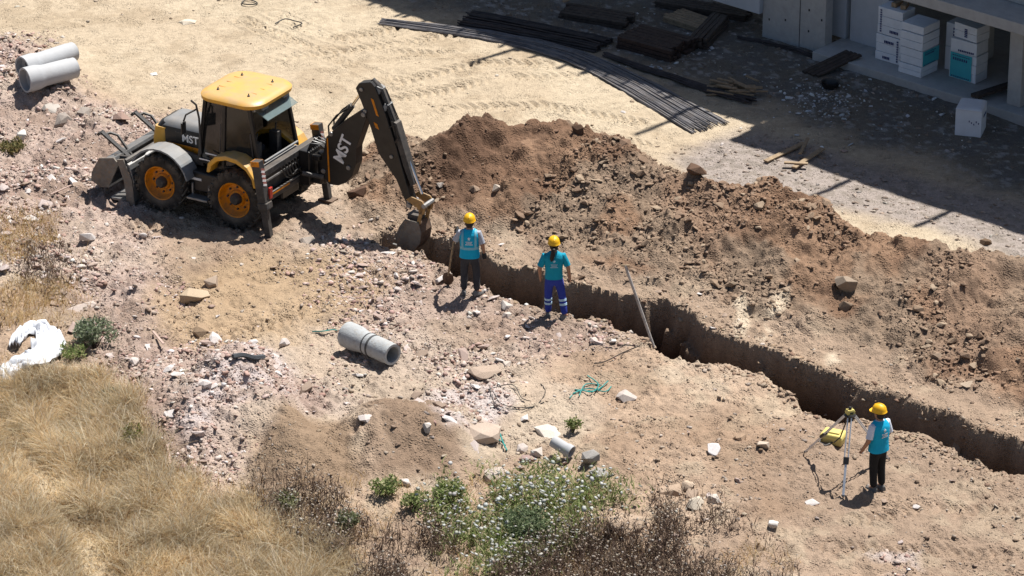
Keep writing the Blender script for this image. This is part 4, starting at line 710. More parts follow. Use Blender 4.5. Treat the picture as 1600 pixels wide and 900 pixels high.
BO = [((306, 466), .50, .26, (206, 178, 140), 'largest tan boulder left of the machine wheel tracks'), ((336, 443), .36, .22, (196, 168, 140), 'tan boulder just beyond the largest tan one'), ((313, 518), .42, .30, (186, 152, 112), 'ochre squarish boulder on the ochre soil'),
      ((319, 602), .24, .16, (232, 214, 204), 'white angular stone on the pink rubble mound'), ((443, 538), .28, .2, (216, 200, 190), 'pale upright stone left of the concrete pipe'), ((757, 579), .62, .16, (196, 168, 142), 'flat tan slab on the bare ground right of the concrete pipe'),
      ((790, 571), .22, .12, (214, 194, 176), 'small pale stone touching the flat tan slab'), ((858, 677), .48, .16, (232, 216, 196), 'flat cream slab above the white flowers'), ((753, 681), .70, .24, (208, 182, 158), 'long tan boulder left of the cream slab'), ((743, 702), .28, .18, (206, 186, 176), 'pinkish stone casting shadow below the long tan boulder'),
      ((816, 703), .26, .18, (214, 196, 184), 'pale stone at the edge of white flowers, left one'), ((838, 709), .26, .24, (220, 204, 190), 'upright pale stone at the edge of white flowers'), ((825, 722), .3, .16, (184, 150, 138), 'reddish stone lying below the upright pale stone'), ((773, 745), .50, .22, (204, 184, 168), 'wide pale boulder among the weeds under the long tan one'),
      ((980, 623), .34, .18, (206, 190, 178), 'pale stone beside the teal cord tangle'), ((1050, 772), .40, .22, (196, 164, 132), 'rounded tan boulder in the cluster near the dry thistles'), ((1076, 762), .28, .22, (214, 184, 152), 'tan stone touching the rounded tan boulder'), ((1086, 791), .32, .26, (224, 206, 180), 'pale stone lowest of the cluster near the thistles'), ((1116, 786), .24, .24, (228, 212, 196), 'white upright stone at the right of the cluster'),
      ((1080, 776), .26, .16, (190, 160, 132), 'brown stone in the middle of the cluster near the thistles'), ((1115, 707), .28, .22, (236, 226, 222), 'bright white lump left of the yellow case'), ((1192, 700), .22, .18, (214, 190, 164), 'pale stone between white lump and yellow case'), ((1158, 688), .30, .2, (180, 146, 112), 'brown stone above the white lump'), ((1208, 822), .22, .16, (240, 230, 218), 'white angular stone near the bottom of bare ground'),
      ((1321, 452), .40, .42, (176, 152, 126), 'large pointed grey-brown boulder on the soil ridge slope'), ((1322, 480), .24, .22, (150, 124, 98), 'dark stone just below the large pointed boulder'), ((1540, 382), .22, .18, (132, 104, 76), 'single dark stone on sand behind the soil ridge'), ((1090, 270), .38, .24, (124, 92, 68), 'dark lumpy clod on the gravel behind the ridge'), ((562, 303), .40, .28, (116, 84, 62), 'dark clod between rear stabiliser and ridge'),
      ((977, 226), .26, .16, (150, 116, 88), 'brown stone on sand behind the ridge'), ((903, 205), .22, .24, (112, 82, 60), 'clod standing on the ridge crest'), ((98, 192), .40, .32, (176, 160, 146), 'grey boulder in the rubble below the drain pipes'), ((130, 178), .30, .24, (196, 180, 164), 'pale boulder right of the grey one below the pipes'), ((80, 172), .44, .14, (200, 188, 174), 'flat pale slab directly below the drain pipes'), ((190, 188), .36, .24, (176, 140, 122), 'reddish rock between pipes and front bucket'),
      ((122, 483), .60, .16, (214, 192, 176), 'long pale slab lying above the green bush'), ((35, 215), .26, .26, (236, 228, 216), 'white block at the left edge below the drain pipes'), ((630, 757), .24, .18, (228, 212, 200), 'white stone above the green weeds under soil mound'), ((668, 672), .16, .2, (226, 212, 198), 'small white stone high on the soil mound'), ((570, 655), .30, .14, (222, 206, 196), 'pale flat block on rubble beside the soil mound'), ((293, 35), .34, .10, (230, 212, 184), 'pale flat stone on the far sand'), ((240, 117), .14, .10, (238, 232, 222), 'small white lump on sand behind the cab'),
      ((776, 298), .18, .2, (206, 186, 164), 'pale stone low on the ridge above the shovel worker'), ((690, 292), .18, .14, (206, 190, 174), 'pale lump on the ridge behind the dipper'), ((480, 378), .34, .2, (196, 178, 160), 'pale boulder near the foot of the nearer stabiliser'), ((790, 478), .22, .2, (218, 204, 192), 'pale block between the two standing workers'), ((792, 495), .2, .16, (214, 198, 184), 'smaller pale block below the one between workers'), ((742, 296), .2, .14, (170, 140, 112), 'tan stone on the ridge right of the dipper'), ((210, 566), .2, .14, (226, 208, 196), 'pale stone right of the green bush'), ((1465, 560), .22, .14, (168, 140, 112), 'tan stone low on the ridge above the tripod worker'), ((1512, 602), .24, .1, (196, 170, 140), 'flat pale stone on the ridge toe at right'), ((975, 824), .6, .34, (206, 174, 140), 'broad tan boulder among the dry thistles')]
for q in BO: chunk(q[0], q[1], q[2], q[3], q[4], (1, random.uniform(.7, .9), .6), rz=random.uniform(0, 180))
chunk((922, 722), .52, .40, (176, 168, 160), 'upright grey concrete block beside the broken pipe stub', (.6, .5, 1), (.2, .25), 20, 5, 'concrete_block', 'concrete block', .9, 22); chunk((938, 742), .34, .2, (168, 162, 156), 'grey concrete slab fallen below the upright block', (1, .8, .4), (.3, .2), 50, 6, 'concrete_block', 'concrete block', .9, 22)

# ------------------------------------------------------------------ people
def skin_obj(name, verts, edges, m, parent, sub=2):
    me = bpy.data.meshes.new(name); me.from_pydata([v[0] for v in verts], [], []); me.edges.add(len(edges)); me.edges.foreach_set('vertices', [i for e in edges for i in e]); me.update()
    o = bpy.data.objects.new(name, me); COL.objects.link(o); mo = o.modifiers.new('skin', 'SKIN'); mo.use_smooth_shade = True
    for i, v in enumerate(verts):
        r = v[1]; me.skin_vertices[0].data[i].radius = r if isinstance(r, tuple) else (r, r); me.skin_vertices[0].data[i].use_root = i == 0
    s_ = o.modifiers.new('sub', 'SUBSURF'); s_.levels = sub; s_.render_levels = sub
    dg = bpy.context.evaluated_depsgraph_get(); dg.update(); me2 = bpy.data.meshes.new_from_object(o.evaluated_get(dg)); bpy.data.objects.remove(o); me2.materials.clear(); me2.materials.append(m); return link(name, me2, parent)
def ell(c, rx, ry, n=20, yaw=0., pw=2.4):
    pts = []
    for k in range(n):
        a = 2*math.pi*k/n; cx = math.copysign(abs(math.cos(a))**(2/pw), math.cos(a)); sy = math.copysign(abs(math.sin(a))**(2/pw), math.sin(a)); pts.append(Vector(c)+Matrix.Rotation(yaw, 3, 'Z') @ Vector((rx*cx, ry*sy, 0)))
    return pts
def person(loc, rz, label, J, top, trousers, sleeve, vest=None, gloves=False, bands=False, ponytail=False, vband=False, prn=True, head_yaw=0.):
    "x right, y forward, z up; J holds the joints"
    P = thing('person', label, 'person', loc, rz); P.scale = (.94, .94, .94); V = Vector
    pel = V((0, 0, .93)); che = V((0, .0, 1.30)); nek = V((0, 0, 1.47)); hd = V((0, .02, 1.60))
    vs = [(pel, (.10, .08)), (V((0, .0, 1.10)), (.11, .08)), (che, (.15, .10)), (nek, .055), (V((0, .015, 1.55)), .07), (V((0, .02, 1.64)), .085), (V((0, .02, 1.70)), .06), (V((0, .115, 1.585)), .018)]
    ed = [(0, 1), (1, 2), (2, 3), (3, 4), (4, 5), (5, 6), (4, 7)]
    sl = []; lg = []
    for s_ in ('L', 'R'):
        sx = -1 if s_ == 'L' else 1; sh_ = V((sx*.185, 0, 1.40)); el, wr = V(J['el'+s_]), V(J['wr'+s_]); hv = (wr-el).normalized(); hand = wr+hv*.07
        b = len(vs); vs += [(sh_, .058), (el, .050), (wr, .036), (hand, (.042, .027))]; ed += [(2, b), (b, b+1), (b+1, b+2), (b+2, b+3)]
        side = hv.cross(V((0, 1, 0))); side = side.normalized() if side.length > .1 else V((1, 0, 0)); fwd = V((0, 1, 0))
        for k, l in enumerate((.065, .078, .082, .07)):
            q = hand+hv*.03+fwd*(.03-.02*k); c = len(vs); vs += [(q+hv*l*.5, .009), (q+hv*l*.85+side*sx*.02, .008)]; ed += [(b+3, c), (c, c+1)]
        c = len(vs); vs += [(wr+hv*.04+fwd*.045, .011), (wr+hv*.085+fwd*.06, .009)]; ed += [(b+2, c), (c, c+1)]
        hip = V((sx*.095, 0, .90)); kn, an = V(J['kn'+s_]), V(J['an'+s_]); fd = V(J['ft'+s_]).normalized()
        b2 = len(vs); vs += [(hip, .06), (kn, .045), (an, .036), (an+fd*.13+V((0, 0, -.05)), .038)]; ed += [(0, b2), (b2, b2+1), (b2+1, b2+2), (b2+2, b2+3)]
        sl.append((sh_, el, wr)); lg.append((hip, kn, an, fd))
    skin_obj('body', vs, ed, SKIN, P, 1)
    for sx in (-1, 1): MB().lathe([(.001, -.012), (.024, -.008), (.03, .004), (.001, .012)], 8, Matrix.Translation((sx*.088, .02, 1.60)) @ Matrix.Rotation(R_(90), 4, 'Y')).build('ear', SKIN, P, smooth=True)
    for sx in (-1, 1): MB().lathe([(.001, -.012), (.012, 0), (.001, .012)], 8, Matrix.Translation((sx*.033, .093, 1.625)) @ Matrix.Rotation(R_(90), 4, 'X')).build('eye', HAIR, P, smooth=True)
    MB().box((0, .096, 1.545), (.045, .012, .010)).build('mouth', RED, P)
    # trousers
    tv = [(V((0, 0, 1.0)), (.175, .13)), (V((0, 0, .86)), (.165, .125))]; te = [(0, 1)]
    for hip, kn, an, fd in lg:
        b = len(tv); tv += [(hip.lerp(kn, .22), .108), (kn, .084), (kn.lerp(an, .5), .078), (an+V((0, 0, .0)), .072)]; te += [(1, b), (b, b+1), (b+1, b+2), (b+2, b+3)]
    tr = skin_obj('trousers', tv, te, trousers, P, 1)
    MB().loft([ell((0, 0, .965), .175, .125), ell((0, 0, 1.0), .172, .122)]).build('belt', BLK, P, smooth=True)
    for hip, kn, an, fd in lg:
        if bands:
            for f in (.22, .44): q = kn.lerp(an, f); d = (an-kn).normalized(); MB().tube([q-d*.022, q+d*.022], .080, 14).build('reflective_band', REFL, tr, smooth=True)
        x = V((fd.y, -fd.x, 0)); a0 = an+V((0, 0, -.085)); rings = []
        for t_, w, h in ((-.095, .035, .09), (-.06, .045, .12), (.03, .047, .105), (.10, .052, .07), (.17, .046, .06), (.20, .025, .04)):
            c = a0+fd*t_; rings.append([c+x*(w*math.cos(a))+V((0, 0, max(0, math.sin(a))*h)) for a in [2*math.pi*k/12 for k in range(12)]])
        MB().loft(rings).build('shoe', SHOE, P, smooth=True)
    # shirt with sleeves, then vest
    tor = [(.90, .185, .135), (1.0, .178, .128), (1.10, .178, .126), (1.22, .195, .135), (1.34, .212, .135), (1.41, .195, .112), (1.455, .13, .085), (1.49, .07, .065)]
    m = MB().loft([ell((0, 0, z), rx, ry) for z, rx, ry in tor])
    for (s0, el, wr) in sl:
        m.tube([V((s0.x*.55, 0, 1.395)), s0+V((0, 0, -.012)), s0.lerp(el, .45), s0.lerp(el, .86)], [.05, .074, .068, .070], 12)
    m.build('shirt', sleeve, P, smooth=True)
    if vest:
        vt = [(.86, .212, .160), (.98, .200, .148), (1.10, .196, .145), (1.22, .204, .150), (1.33, .214, .150), (1.40, .196, .126), (1.455, .145, .096), (1.485, .095, .08)]
        vo = MB().loft([ell((0, 0, z), rx, ry) for z, rx, ry in vt], cap=False); vo = vo.build('vest', vest, P, smooth=True)
        if vband:
            MB().loft([ell((0, 0, z), rx, ry) for z, rx, ry in ((1.06, .202, .151), (1.115, .201, .150))], cap=False).build('reflective_band', VBAND, vo, smooth=True)
            for sx in (-1, 1): MB().loft([[V((sx*.135+d, -y, z)) for d in (-.022, .022)] for y, z in ((.148, 1.115), (.151, 1.22), (.149, 1.33), (.120, 1.405), (.07, 1.46), (.0, 1.475))], cap=False, closed=False).build('shoulder_strip', VBAND, vo, smooth=True)
        par = vo; yb = .1565
    else: par = P; yb = .1405
    if prn:
        m = MB(); PRW = WHT if vest else REFL
        for row, z, n, w in ((0, 1.245, 8, .14), (1, 1.215, 6, .11), (2, 1.185, 9, .16)):
            for k in range(n): m.box((-w/2+w*(k+.5)/n, -yb, z), (w/n*.62, .004, .018))
        m.build('back_print', PRW, par); mm = MB()
        for k in range(5): a = R_(90+72*k); mm.bar((.0, -yb+.004, 1.315), (.028*math.cos(a), -yb+.004, 1.315+.034*math.sin(a)), .012, .016, (0, 1, 0))
        mm.build('back_emblem', PRW, par)
    if gloves:
        for (s0, el, wr) in sl: hv = (wr-el).normalized(); MB().tube([wr-hv*.03, wr+hv*.03, wr+hv*.09, wr+hv*.14], [.042, .048, .05, .03], 10).build('glove', GLOVE, P, smooth=True)
    hr = MB().loft([ell((0, .0, z), rx, ry, 14) for z, rx, ry in ((1.53, .06, .075), (1.57, .083, .095), (1.64, .093, .10), (1.69, .09, .10))])
    hr.v = [(x, y-.018 if y > 0 else y-.006, z) for x, y, z in hr.v]; hr = hr.build('hair', HAIR, P, smooth=True)
    if ponytail: MB().tube([(0, -.09, 1.60), (-.01, -.15, 1.58), (-.03, -.17, 1.48), (-.05, -.165, 1.38), (-.06, -.16, 1.33)], [.03, .045, .05, .04, .012], 10).build('ponytail', HAIR, P, smooth=True)
    he = MB().loft([ell((0, .015, z), rx, ry, 24, 0, 2.1) for z, rx, ry in ((1.655, .128, .148), (1.662, .130, .150), (1.672, .122, .142), (1.71, .118, .138), (1.755, .104, .122), (1.79, .076, .092), (1.812, .04, .05), (1.818, .005, .006))])
    he = he.build('helmet', HELM, P, smooth=True); he.rotation_euler = (0, 0, head_yaw)
    MB().loft([[V((x, y, 1.650)) for x, y in q]+[V((x, y, 1.662)) for x, y in q[::-1]] for q in [[(-.11, .09), (.11, .09)], [(-.095, .17), (.095, .17)], [(-.05, .205), (.05, .205)]]]).build('brim', HELM, he, smooth=True)
    MB().tube([(0, -.10, 1.76), (0, -.03, 1.812), (0, .05, 1.815), (0, .12, 1.775)], .012, 8).build('ridge', HELM, he, smooth=True)
    return P
def stand(px, py): return G(px, py)
gA = G(734, 461); gB = G(865, 497); gC = G(1370, 767)
JA = dict(elL=(-.31, .05, 1.16), wrL=(-.29, .24, 1.28), elR=(.27, -.02, 1.13), wrR=(.29, .06, .90), knL=(-.115, .03, .50), anL=(-.12, .0, .09), ftL=(-.1, 1, 0), knR=(.14, .02, .50), anR=(.15, -.03, .09), ftR=(.75, .65, 0))
person(gA, R_(-4), 'worker in turquoise vest and grey trousers holding a shovel beside the trench', JA, TURQ, DARKT, SHIRT, TURQ, gloves=True, vband=True)
JB = dict(elL=(-.29, -.02, 1.13), wrL=(-.27, .07, .90), elR=(.29, -.03, 1.14), wrR=(.32, .06, .90), knL=(-.11, .04, .50), anL=(-.11, .05, .09), ftL=(-.15, 1, 0), knR=(.17, .0, .50), anR=(.22, -.08, .09), ftR=(.92, .38, 0))
person(gB, R_(2), 'worker with ponytail in turquoise shirt and blue trousers standing at trench', JB, None, BLUET, TURQ2, None, bands=True, ponytail=True)
JC = dict(elL=(-.28, -.02, 1.13), wrL=(-.27, .12, .92), elR=(.27, .0, 1.13), wrR=(.20, .16, .95), knL=(-.09, .03, .50), anL=(-.09, .0, .09), ftL=(0, 1, 0), knR=(.10, .02, .50), anR=(.10, -.02, .09), ftR=(.15, 1, 0))
person(gC, R_(38), 'worker in light blue vest and black trousers standing beside the tripod', JC, TURQ, BLACKT, mat('white_sleeve', (.58, .62, .70), .85, bump=.2), TURQ, head_yaw=R_(18))
# shovel held by the first worker
ft = G(698, 446); hp_ = np.array(gA)+np.array([-.26, .27, 1.33]); sv = thing('shovel', 'long wooden handled shovel held upright by the worker in grey trousers', 'shovel', ft)
d = Vector(hp_-ft); b0 = d*.16
MB().tube([b0, d*.5, d], [.022, .02, .018], 8).build('handle', WOOD, sv, smooth=True)
ax = d.normalized(); sx = Vector((.92, -.35, 0)); sx = (sx-ax*sx.dot(ax)).normalized(); ny = ax.cross(sx); rings = []
for t_, w, c in ((.30, .03, 0), (.24, .10, .012), (.14, .12, .02), (.05, .09, .015), (.0, .03, 0)):
    rings.append([ax*t_+sx*(w*u)+ny*(c*(u*u*2-1)*1.0+e) for u, e in ((-1, 0), (-.5, 0), (0, 0), (.5, 0), (1, 0), (1, .006), (.5, .006), (0, .006), (-.5, .006), (-1, .006))])
MB().loft(rings).build('blade', RUST, sv, smooth=True)
# levelling rod leaning across the trench lip
a = G(1019, 537); top = at(977, 415, a[2]+1.50); dv = Vector(top-a); rod = thing('levelling_rod', 'weathered grey wooden rod stuck upright at the trench lip', 'rod', a)
MB().tube([dv*-.06, dv*.4, dv], .028, 8).build('shaft', mat('grey_wood', (.34, .31, .29), .8, var=.2, bump=.2), rod, smooth=True); MB().box(dv, (.16, .03, .03)).build('cross_piece', WOOD, rod, .004)
# tripod, laser level and its case
fts = [G(1317, 781), G(1256, 709), G(1390, 720)]; cg = np.mean(fts, 0); hd = at(1328, 648, cg[2]+1.30); hd = np.array([hd[0], hd[1], cg[2]+1.30])
tp = thing('tripod', 'aluminium survey tripod standing before the worker in black trousers', 'tripod', cg)
MB().lathe([(.001, -.02), (.10, -.02), (.11, 0), (.09, .025), (.001, .025)], 18, Matrix.Translation(Vector(hd-cg))).lathe([(.03, -.14), (.03, -.02)], 10, Matrix.Translation(Vector(hd-cg)), True).build('tripod_head', BLK, tp, smooth=True)
for f in fts:
    f = Vector(f-cg); h = Vector(hd-cg)+Vector((f.x, f.y, 0)).normalized()*.07; d = f-h; sd = d.cross(Vector((0, 0, 1))).normalized()*.032; mid = h+d*.55
    lg = MB().tube([h+sd, mid+sd], .013, 7).tube([h-sd, mid-sd], .013, 7).build('upper_leg', ALU, tp, smooth=True)
    MB().bar(mid-d*.06, mid+d*.03, .10, .05).build('leg_clamp', BLK, tp, .01); MB().bar(mid, h+d*.97, .042, .03).build('lower_leg', ALU, tp, .004)
    MB().tube([h+d*.95, f], [.022, .006], 8).box(h+d*.955, (.07, .04, .015)).build('spike_foot', BLK, tp)
MB().tube([Vector(hd-cg)+Vector((-.05, -.03, -.08)), Vector(hd-cg)+Vector((-.16, -.05, -.42)), Vector(hd-cg)+Vector((-.26, .0, -.55))], .012, 6).build('carry_strap', BLK, tp, smooth=True)
lv = thing('laser_level', 'small pale yellow laser level mounted on the tripod head', 'laser level', (hd[0], hd[1], hd[2]+.026), R_(25)); lv.scale = (.74, .74, .74)
MB().loft([rrect(0, .10, .075, .0, .02), rrect(0, .105, .08, .06, .02), rrect(0, .08, .065, .11, .02)]).build('housing', PYEL, lv, smooth=True); MB().lathe([(.04, .11), (.04, .16), (.03, .175), (.001, .175)], 12, Matrix.Identity(4)).build('rotor_cap', BLK, lv, smooth=True)
MB().tube([(-.08, 0, .1), (-.08, 0, .15), (.08, 0, .15), (.08, 0, .1)], .010, 6).build('carry_handle', BLK, lv, smooth=True); MB().box((.0, -.083, .04), (.09, .008, .04)).build('keypad', BLK, lv)
gk = G(1302, 690); cs = thing('instrument_case', 'yellow plastic instrument case lying on the ground behind the tripod', 'case', gk, R_(-24))
MB().loft([rrect(0, .20, .15, .0, .012), rrect(0, .205, .155, .02, .015), rrect(0, .205, .155, .11, .015)]).build('case_bottom', mat('deep_yellow_plastic', alb(232, 204, 84), .5, bump=.05), cs, smooth=True)
lid = MB().loft([rrect(0, .212, .162, .112, .015), rrect(0, .208, .158, .17, .015), rrect(0, .19, .14, .19, .015)]).build('case_lid', PYEL, cs, smooth=True); MB().loft([rrect(0, .14, .085, .188, .01), rrect(0, .13, .075, .215, .01)]).build('lid_panel', PYEL, lid, smooth=True)
MB().tube([(-.19, -.16, .08), (-.18, -.24, .05), (-.05, -.27, .03), (.04, -.16, .06)], .016, 6).build('shoulder_strap', BLK, cs, smooth=True)
# ------------------------------------------------------------------ white tarp
def tarp():
    ctr = [(10, 612), (14, 585), (30, 574), (56, 572), (74, 560), (78, 538), (70, 520), (48, 519), (32, 532), (22, 548)]; wd = [.14, .22, .24, .28, .32, .27, .22, .15, .13, .09]
    g = np.array([G(*p) for p in ctr]); n = 60; u = np.linspace(0, len(g)-1, n); c = np.stack([np.interp(u, np.arange(len(g)), g[:, k]) for k in range(3)], -1); w = np.interp(u, np.arange(len(g)), wd)
    for _ in range(3): c[1:-1] = (c[:-2]+2*c[1:-1]+c[2:])/4
    t = np.gradient(c, axis=0); t /= np.linalg.norm(t, axis=1)[:, None]; sd = np.stack([-t[:, 1], t[:, 0], 0*t[:, 0]], -1); K = 17; rings = []
    for j in range(K):
        v = (j/(K-1)-.5)*2; ph = 5*vnoise(u*.9, np.full(n, 3.+j*.1), 5)
        q = c+sd*(w*v*(1+.15*np.sin(u*3)))[:, None]; hh = np.array([hz(a, b) for a, b in q[:, :2]]); q[:, 2] = np.maximum(hh, c[:, 2]-.1)+.12+.13*(1-v*v)*np.clip(w*2.5, .3, 1)+.055*np.sin(v*7+ph*1.5+u*1.3)+.035*np.sin(v*13+u*4+ph)+.16*np.abs(vnoise(u*1.7+3.3, np.full(n, v*2.6+5), 9)-.5)+.08*np.abs(vnoise(u*4.1, np.full(n, v*5+2), 19)-.5)-.06
        rings.append(q)
    V = np.stack(rings, 1).reshape(-1, 3); F = [(i*K+j, i*K+j+1, (i+1)*K+j+1, (i+1)*K+j) for i in range(n-1) for j in range(K-1)]
    o0 = V[0].copy(); me = np_mesh('tarp', V-o0, np.array(F), None, TARP, True); o = link('tarp', me, None, o0); so = o.modifiers.new('solid', 'SOLIDIFY'); so.thickness = .012; tag(o, 'crumpled white plastic sheet lying in the dry grass', 'tarp')
tarp()
# ------------------------------------------------------------------ cords, wires, litter
def cord(name, paths, r, m, label, cat):
    o0 = G(*paths[0][0]); mb = MB()
    for pth in paths:
        pts = []
        for k, p in enumerate(pth): g = G(*p); pts.append(Vector((g[0]-o0[0], g[1]-o0[1], g[2]-o0[2]+r+random.uniform(0, .05))))
        fine = []
        for i in range(len(pts)-1):
            for j in range(4):
                t = j/4; p0 = pts[max(i-1, 0)]; p1, p2 = pts[i], pts[i+1]; p3 = pts[min(i+2, len(pts)-1)]; fine.append(.5*((2*p1)+(-p0+p2)*t+(2*p0-5*p1+4*p2-p3)*t*t+(-p0+3*p1-3*p2+p3)*t**3))
        mb.tube(fine+[pts[-1]], r, 5)
    tag(mb.build(name, m, None, smooth=True, loc=o0), label, cat)
cord('cord_tangle', [[(765, 608), (772, 630), (800, 642), (835, 636), (852, 615), (845, 600)], [(760, 612), (800, 605), (815, 625), (830, 632)], [(770, 615), (785, 635), (825, 640), (850, 630)]], .008, WIREB, 'tangle of thin dark wire in loops on bare ground', 'wire')
cord('cord_tangle', [[(890, 625), (905, 612), (925, 616), (935, 602), (918, 590)], [(895, 618), (920, 610), (945, 615), (955, 606)], [(905, 622), (915, 606), (940, 605)], [(898, 611), (930, 614), (950, 600)]], .012, CORD, 'bunch of teal plastic cord beside a pale stone', 'cord')
cord('cord_strand', [[(780, 680), (786, 695), (792, 706)], [(778, 690), (790, 700)]], .014, CORD, 'short teal strand hanging over the long tan boulder', 'cord')
cord('cord_strand', [[(488, 520), (505, 522), (520, 519), (527, 521)]], .012, CORD, 'thin teal strand leading to the concrete pipe', 'cord')
cord('wire_coil', [[(378, 6), (386, 2), (398, 4), (402, 8), (392, 11), (380, 9), (378, 6)], [(430, 40), (445, 34), (460, 36), (472, 42), (458, 46)]], .014, WIREB, 'loop of dark wire lying on the far sand', 'wire')
cord('stick', [[(1000, 545), (975, 552), (945, 568), (928, 572)]], .012, DWOOD, 'thin dark root lying on ground beside the rod foot', 'root')
cord('rag', [[(364, 566), (380, 562), (398, 566), (412, 563)]], .05, mat('dark_rag', (.06, .065, .07), .9, bump=.3), 'dark grey rag lying on the pale rubble', 'rag')
for k, (a, b, lab) in enumerate([((239, 522), (256, 545), 'pinkish broken lath standing in rubble right of the bush'), ((262, 700), (266, 732), 'pale stick lying down the slope of pink rubble'), ((80, 308), (112, 296), 'reddish stick lying in rubble left of the front bucket')]):
    plank('lath', G(*a)+[0, 0, .05], G(*b)+[0, 0, .09], .045, .02, mat('pink_lath', alb(206, 170, 150), .85, bump=.2), lab, 'lath')
litter_p = np.array([G(px, py)[:2] for px, py in [(1262+random.gauss(20, 34), 158+random.gauss(0, 14)) for _ in range(170)]]+[G(px, py)[:2] for px, py in [(random.uniform(960, 1130), random.uniform(10, 110)) for _ in range(90)]]+[G(px, py)[:2] for px, py in [(random.uniform(1150, 1560), random.uniform(100, 240)) for _ in range(120)]])
litter_p = litter_p[np.array([(bl_n@(p-BA)) < -.5 or (bl_u@(p-BA)) < -.05 and (bl_n@(p-BA)) < -.1 for p in litter_p])]
scatter('litter', litter_p, np.minimum(.02*np.exp(rng.exponential(.55, len(litter_p))), .10), pal(len(litter_p), [(235, 238, 240), (220, 226, 232), (200, 190, 180)], [3, 2, 1]), 'white scraps of foam and plastic scattered in the shade', 'litter', .2)

# ------------------------------------------------------------------ vegetation
def blades(n, base, length, width, lean, cols, segs=2, droop=.35, dirbias=None, name='grass'):
    "ribbon blades: base (n,3)"
    a = rng.uniform(0, 2*math.pi, n); d = np.stack([np.cos(a), np.sin(a)], -1)
    if dirbias is not None: d = d+np.asarray(dirbias); d /= np.maximum(np.linalg.norm(d, axis=1), 1e-3)[:, None]
    f = rng.uniform(0, 2*math.pi, n); wv = np.stack([np.cos(f), np.sin(f), 0*f], -1)*(width/2)[:, None]
    V = []; K = segs+1
    for k in range(K):
        t = k/segs; z = length*t*(1-droop*lean*t); off = d*(length*lean*t*t*.9+length*lean*.25*t)[:, None]; c = base+np.concatenate([off, z[:, None]], 1); tap = (1-t*.85)
        V += [c-wv*tap, c+wv*tap]
    V = np.stack(V, 1); idx = np.arange(n)[:, None]*(2*K); F = np.concatenate([np.stack([idx[:, 0]+2*k, idx[:, 0]+2*k+1, idx[:, 0]+2*k+3, idx[:, 0]+2*k+2], -1) for k in range(segs)]); shade = np.repeat(cols, 2*K, 0)
    return V.reshape(-1, 3), F, shade
def veg_mesh(name, parts, m):
    VV = []; FF = []; CC = []; b = 0
    for V, F, C in parts: VV.append(V); FF.append(F+b); CC.append(C); b += len(V)
    return np_mesh(name, np.concatenate(VV), np.concatenate(FF), np.concatenate(CC), m)
def with_z(p, dz=-.02): return np.concatenate([p, samp(GH, p[:, 0], p[:, 1])[:, None]+dz], 1)
PATH = gp([(-60, 610), (20, 690), (75, 770), (110, 830), (150, 900), (180, 1000)], -.3)
def d_grass(x, y):
    dp = seg_dist(x, y, PATH)[0]; return S('grass', x, y)*(.35+.9*sstep(.35, .6, fbm(x, y, .7, 3, 181)))*(.30+.70*sstep(.12, .42, dp))
GP = [(232, 204, 152), (222, 188, 132), (240, 218, 174), (200, 164, 110), (244, 228, 194), (176, 140, 92)]
p = rand_pts(95000, d_grass, (-11, 0, -12.3, 1.5)); n = len(p); tuft = fbm(p[:, 0], p[:, 1], 1.6, 3, 191); L_ = (.16+.5*tuft*rng.uniform(.6, 1.2, n))*(.45+.55*sstep(.1, .5, seg_dist(p[:, 0], p[:, 1], PATH)[0])); wa = fbm(p[:, 0], p[:, 1], .5, 3, 193)*9
me = veg_mesh('dry_grass', [blades(n, with_z(p), L_, rng.uniform(.008, .015, n), rng.uniform(.25, 1.2, n), pal(n, GP, [4.5, 3.5, 4, 1.8, 4, 1], .84)*(.88+.55*sstep(.25, .75, fbm(p[:, 0], p[:, 1], 2.1, 3, 197)))[:, None], 2, .35, np.stack([np.cos(wa), np.sin(wa)], -1)*.55), blades(7000, with_z(p[:7000]), L_[:7000]*1.15+.08, rng.uniform(.014, .024, 7000), rng.uniform(.15, .9, 7000), pal(7000, [(250, 236, 204), (242, 220, 178), (228, 196, 146)], [2, 2, 1], .8), 3), blades(6000, with_z(p[7000:13000]), L_[7000:13000]*.9, rng.uniform(.014, .026, 6000), rng.uniform(.2, 1., 6000), pal(6000, [(170, 128, 78), (146, 108, 64)], [1, 1], .95), 2)], GRASS)
tag(link('dry_grass', me), 'tall straw coloured dry grass covering the lower left slope', 'grass', kind='stuff')
def patch(pix, z=-.2, f=.3, s=5): return lambda x, y: pmask(x, y, pix, f, .35, s, z)
def leaf_cluster(n, c, rad, size, cols, w, flat=.7):
    "leaves spread in an ellipsoid"
    d = rng.normal(size=(n, 3)); d /= np.linalg.norm(d, axis=1)[:, None]; r = rng.uniform(.25, 1, n)**.5; q = np.asarray(c)+d*r[:, None]*np.asarray(rad); q[:, 2] = np.maximum(q[:, 2], c[2]-rad[2])
    ax = rng.normal(size=(n, 3)); ax[:, 2] = np.abs(ax[:, 2])*1.0; ax /= np.linalg.norm(ax, axis=1)[:, None]; b = np.cross(ax, rng.normal(size=(n, 3))); b /= np.linalg.norm(b, axis=1)[:, None]; l = size*rng.uniform(.6, 1.4, n)[:, None]
    V = np.stack([q, q+ax*l*.5+b*l*.28, q+ax*l, q+ax*l*.5-b*l*.28], 1); F = np.arange(n*4).reshape(n, 4); return V.reshape(-1, 3), F, np.repeat(pal(n, cols, w, 1.), 4, 0)
GREENS = [(156, 172, 106), (134, 152, 86), (184, 190, 130), (206, 202, 154), (116, 134, 78)]
GREY_G = [(164, 174, 142), (140, 154, 118), (190, 194, 168), (116, 130, 100)]
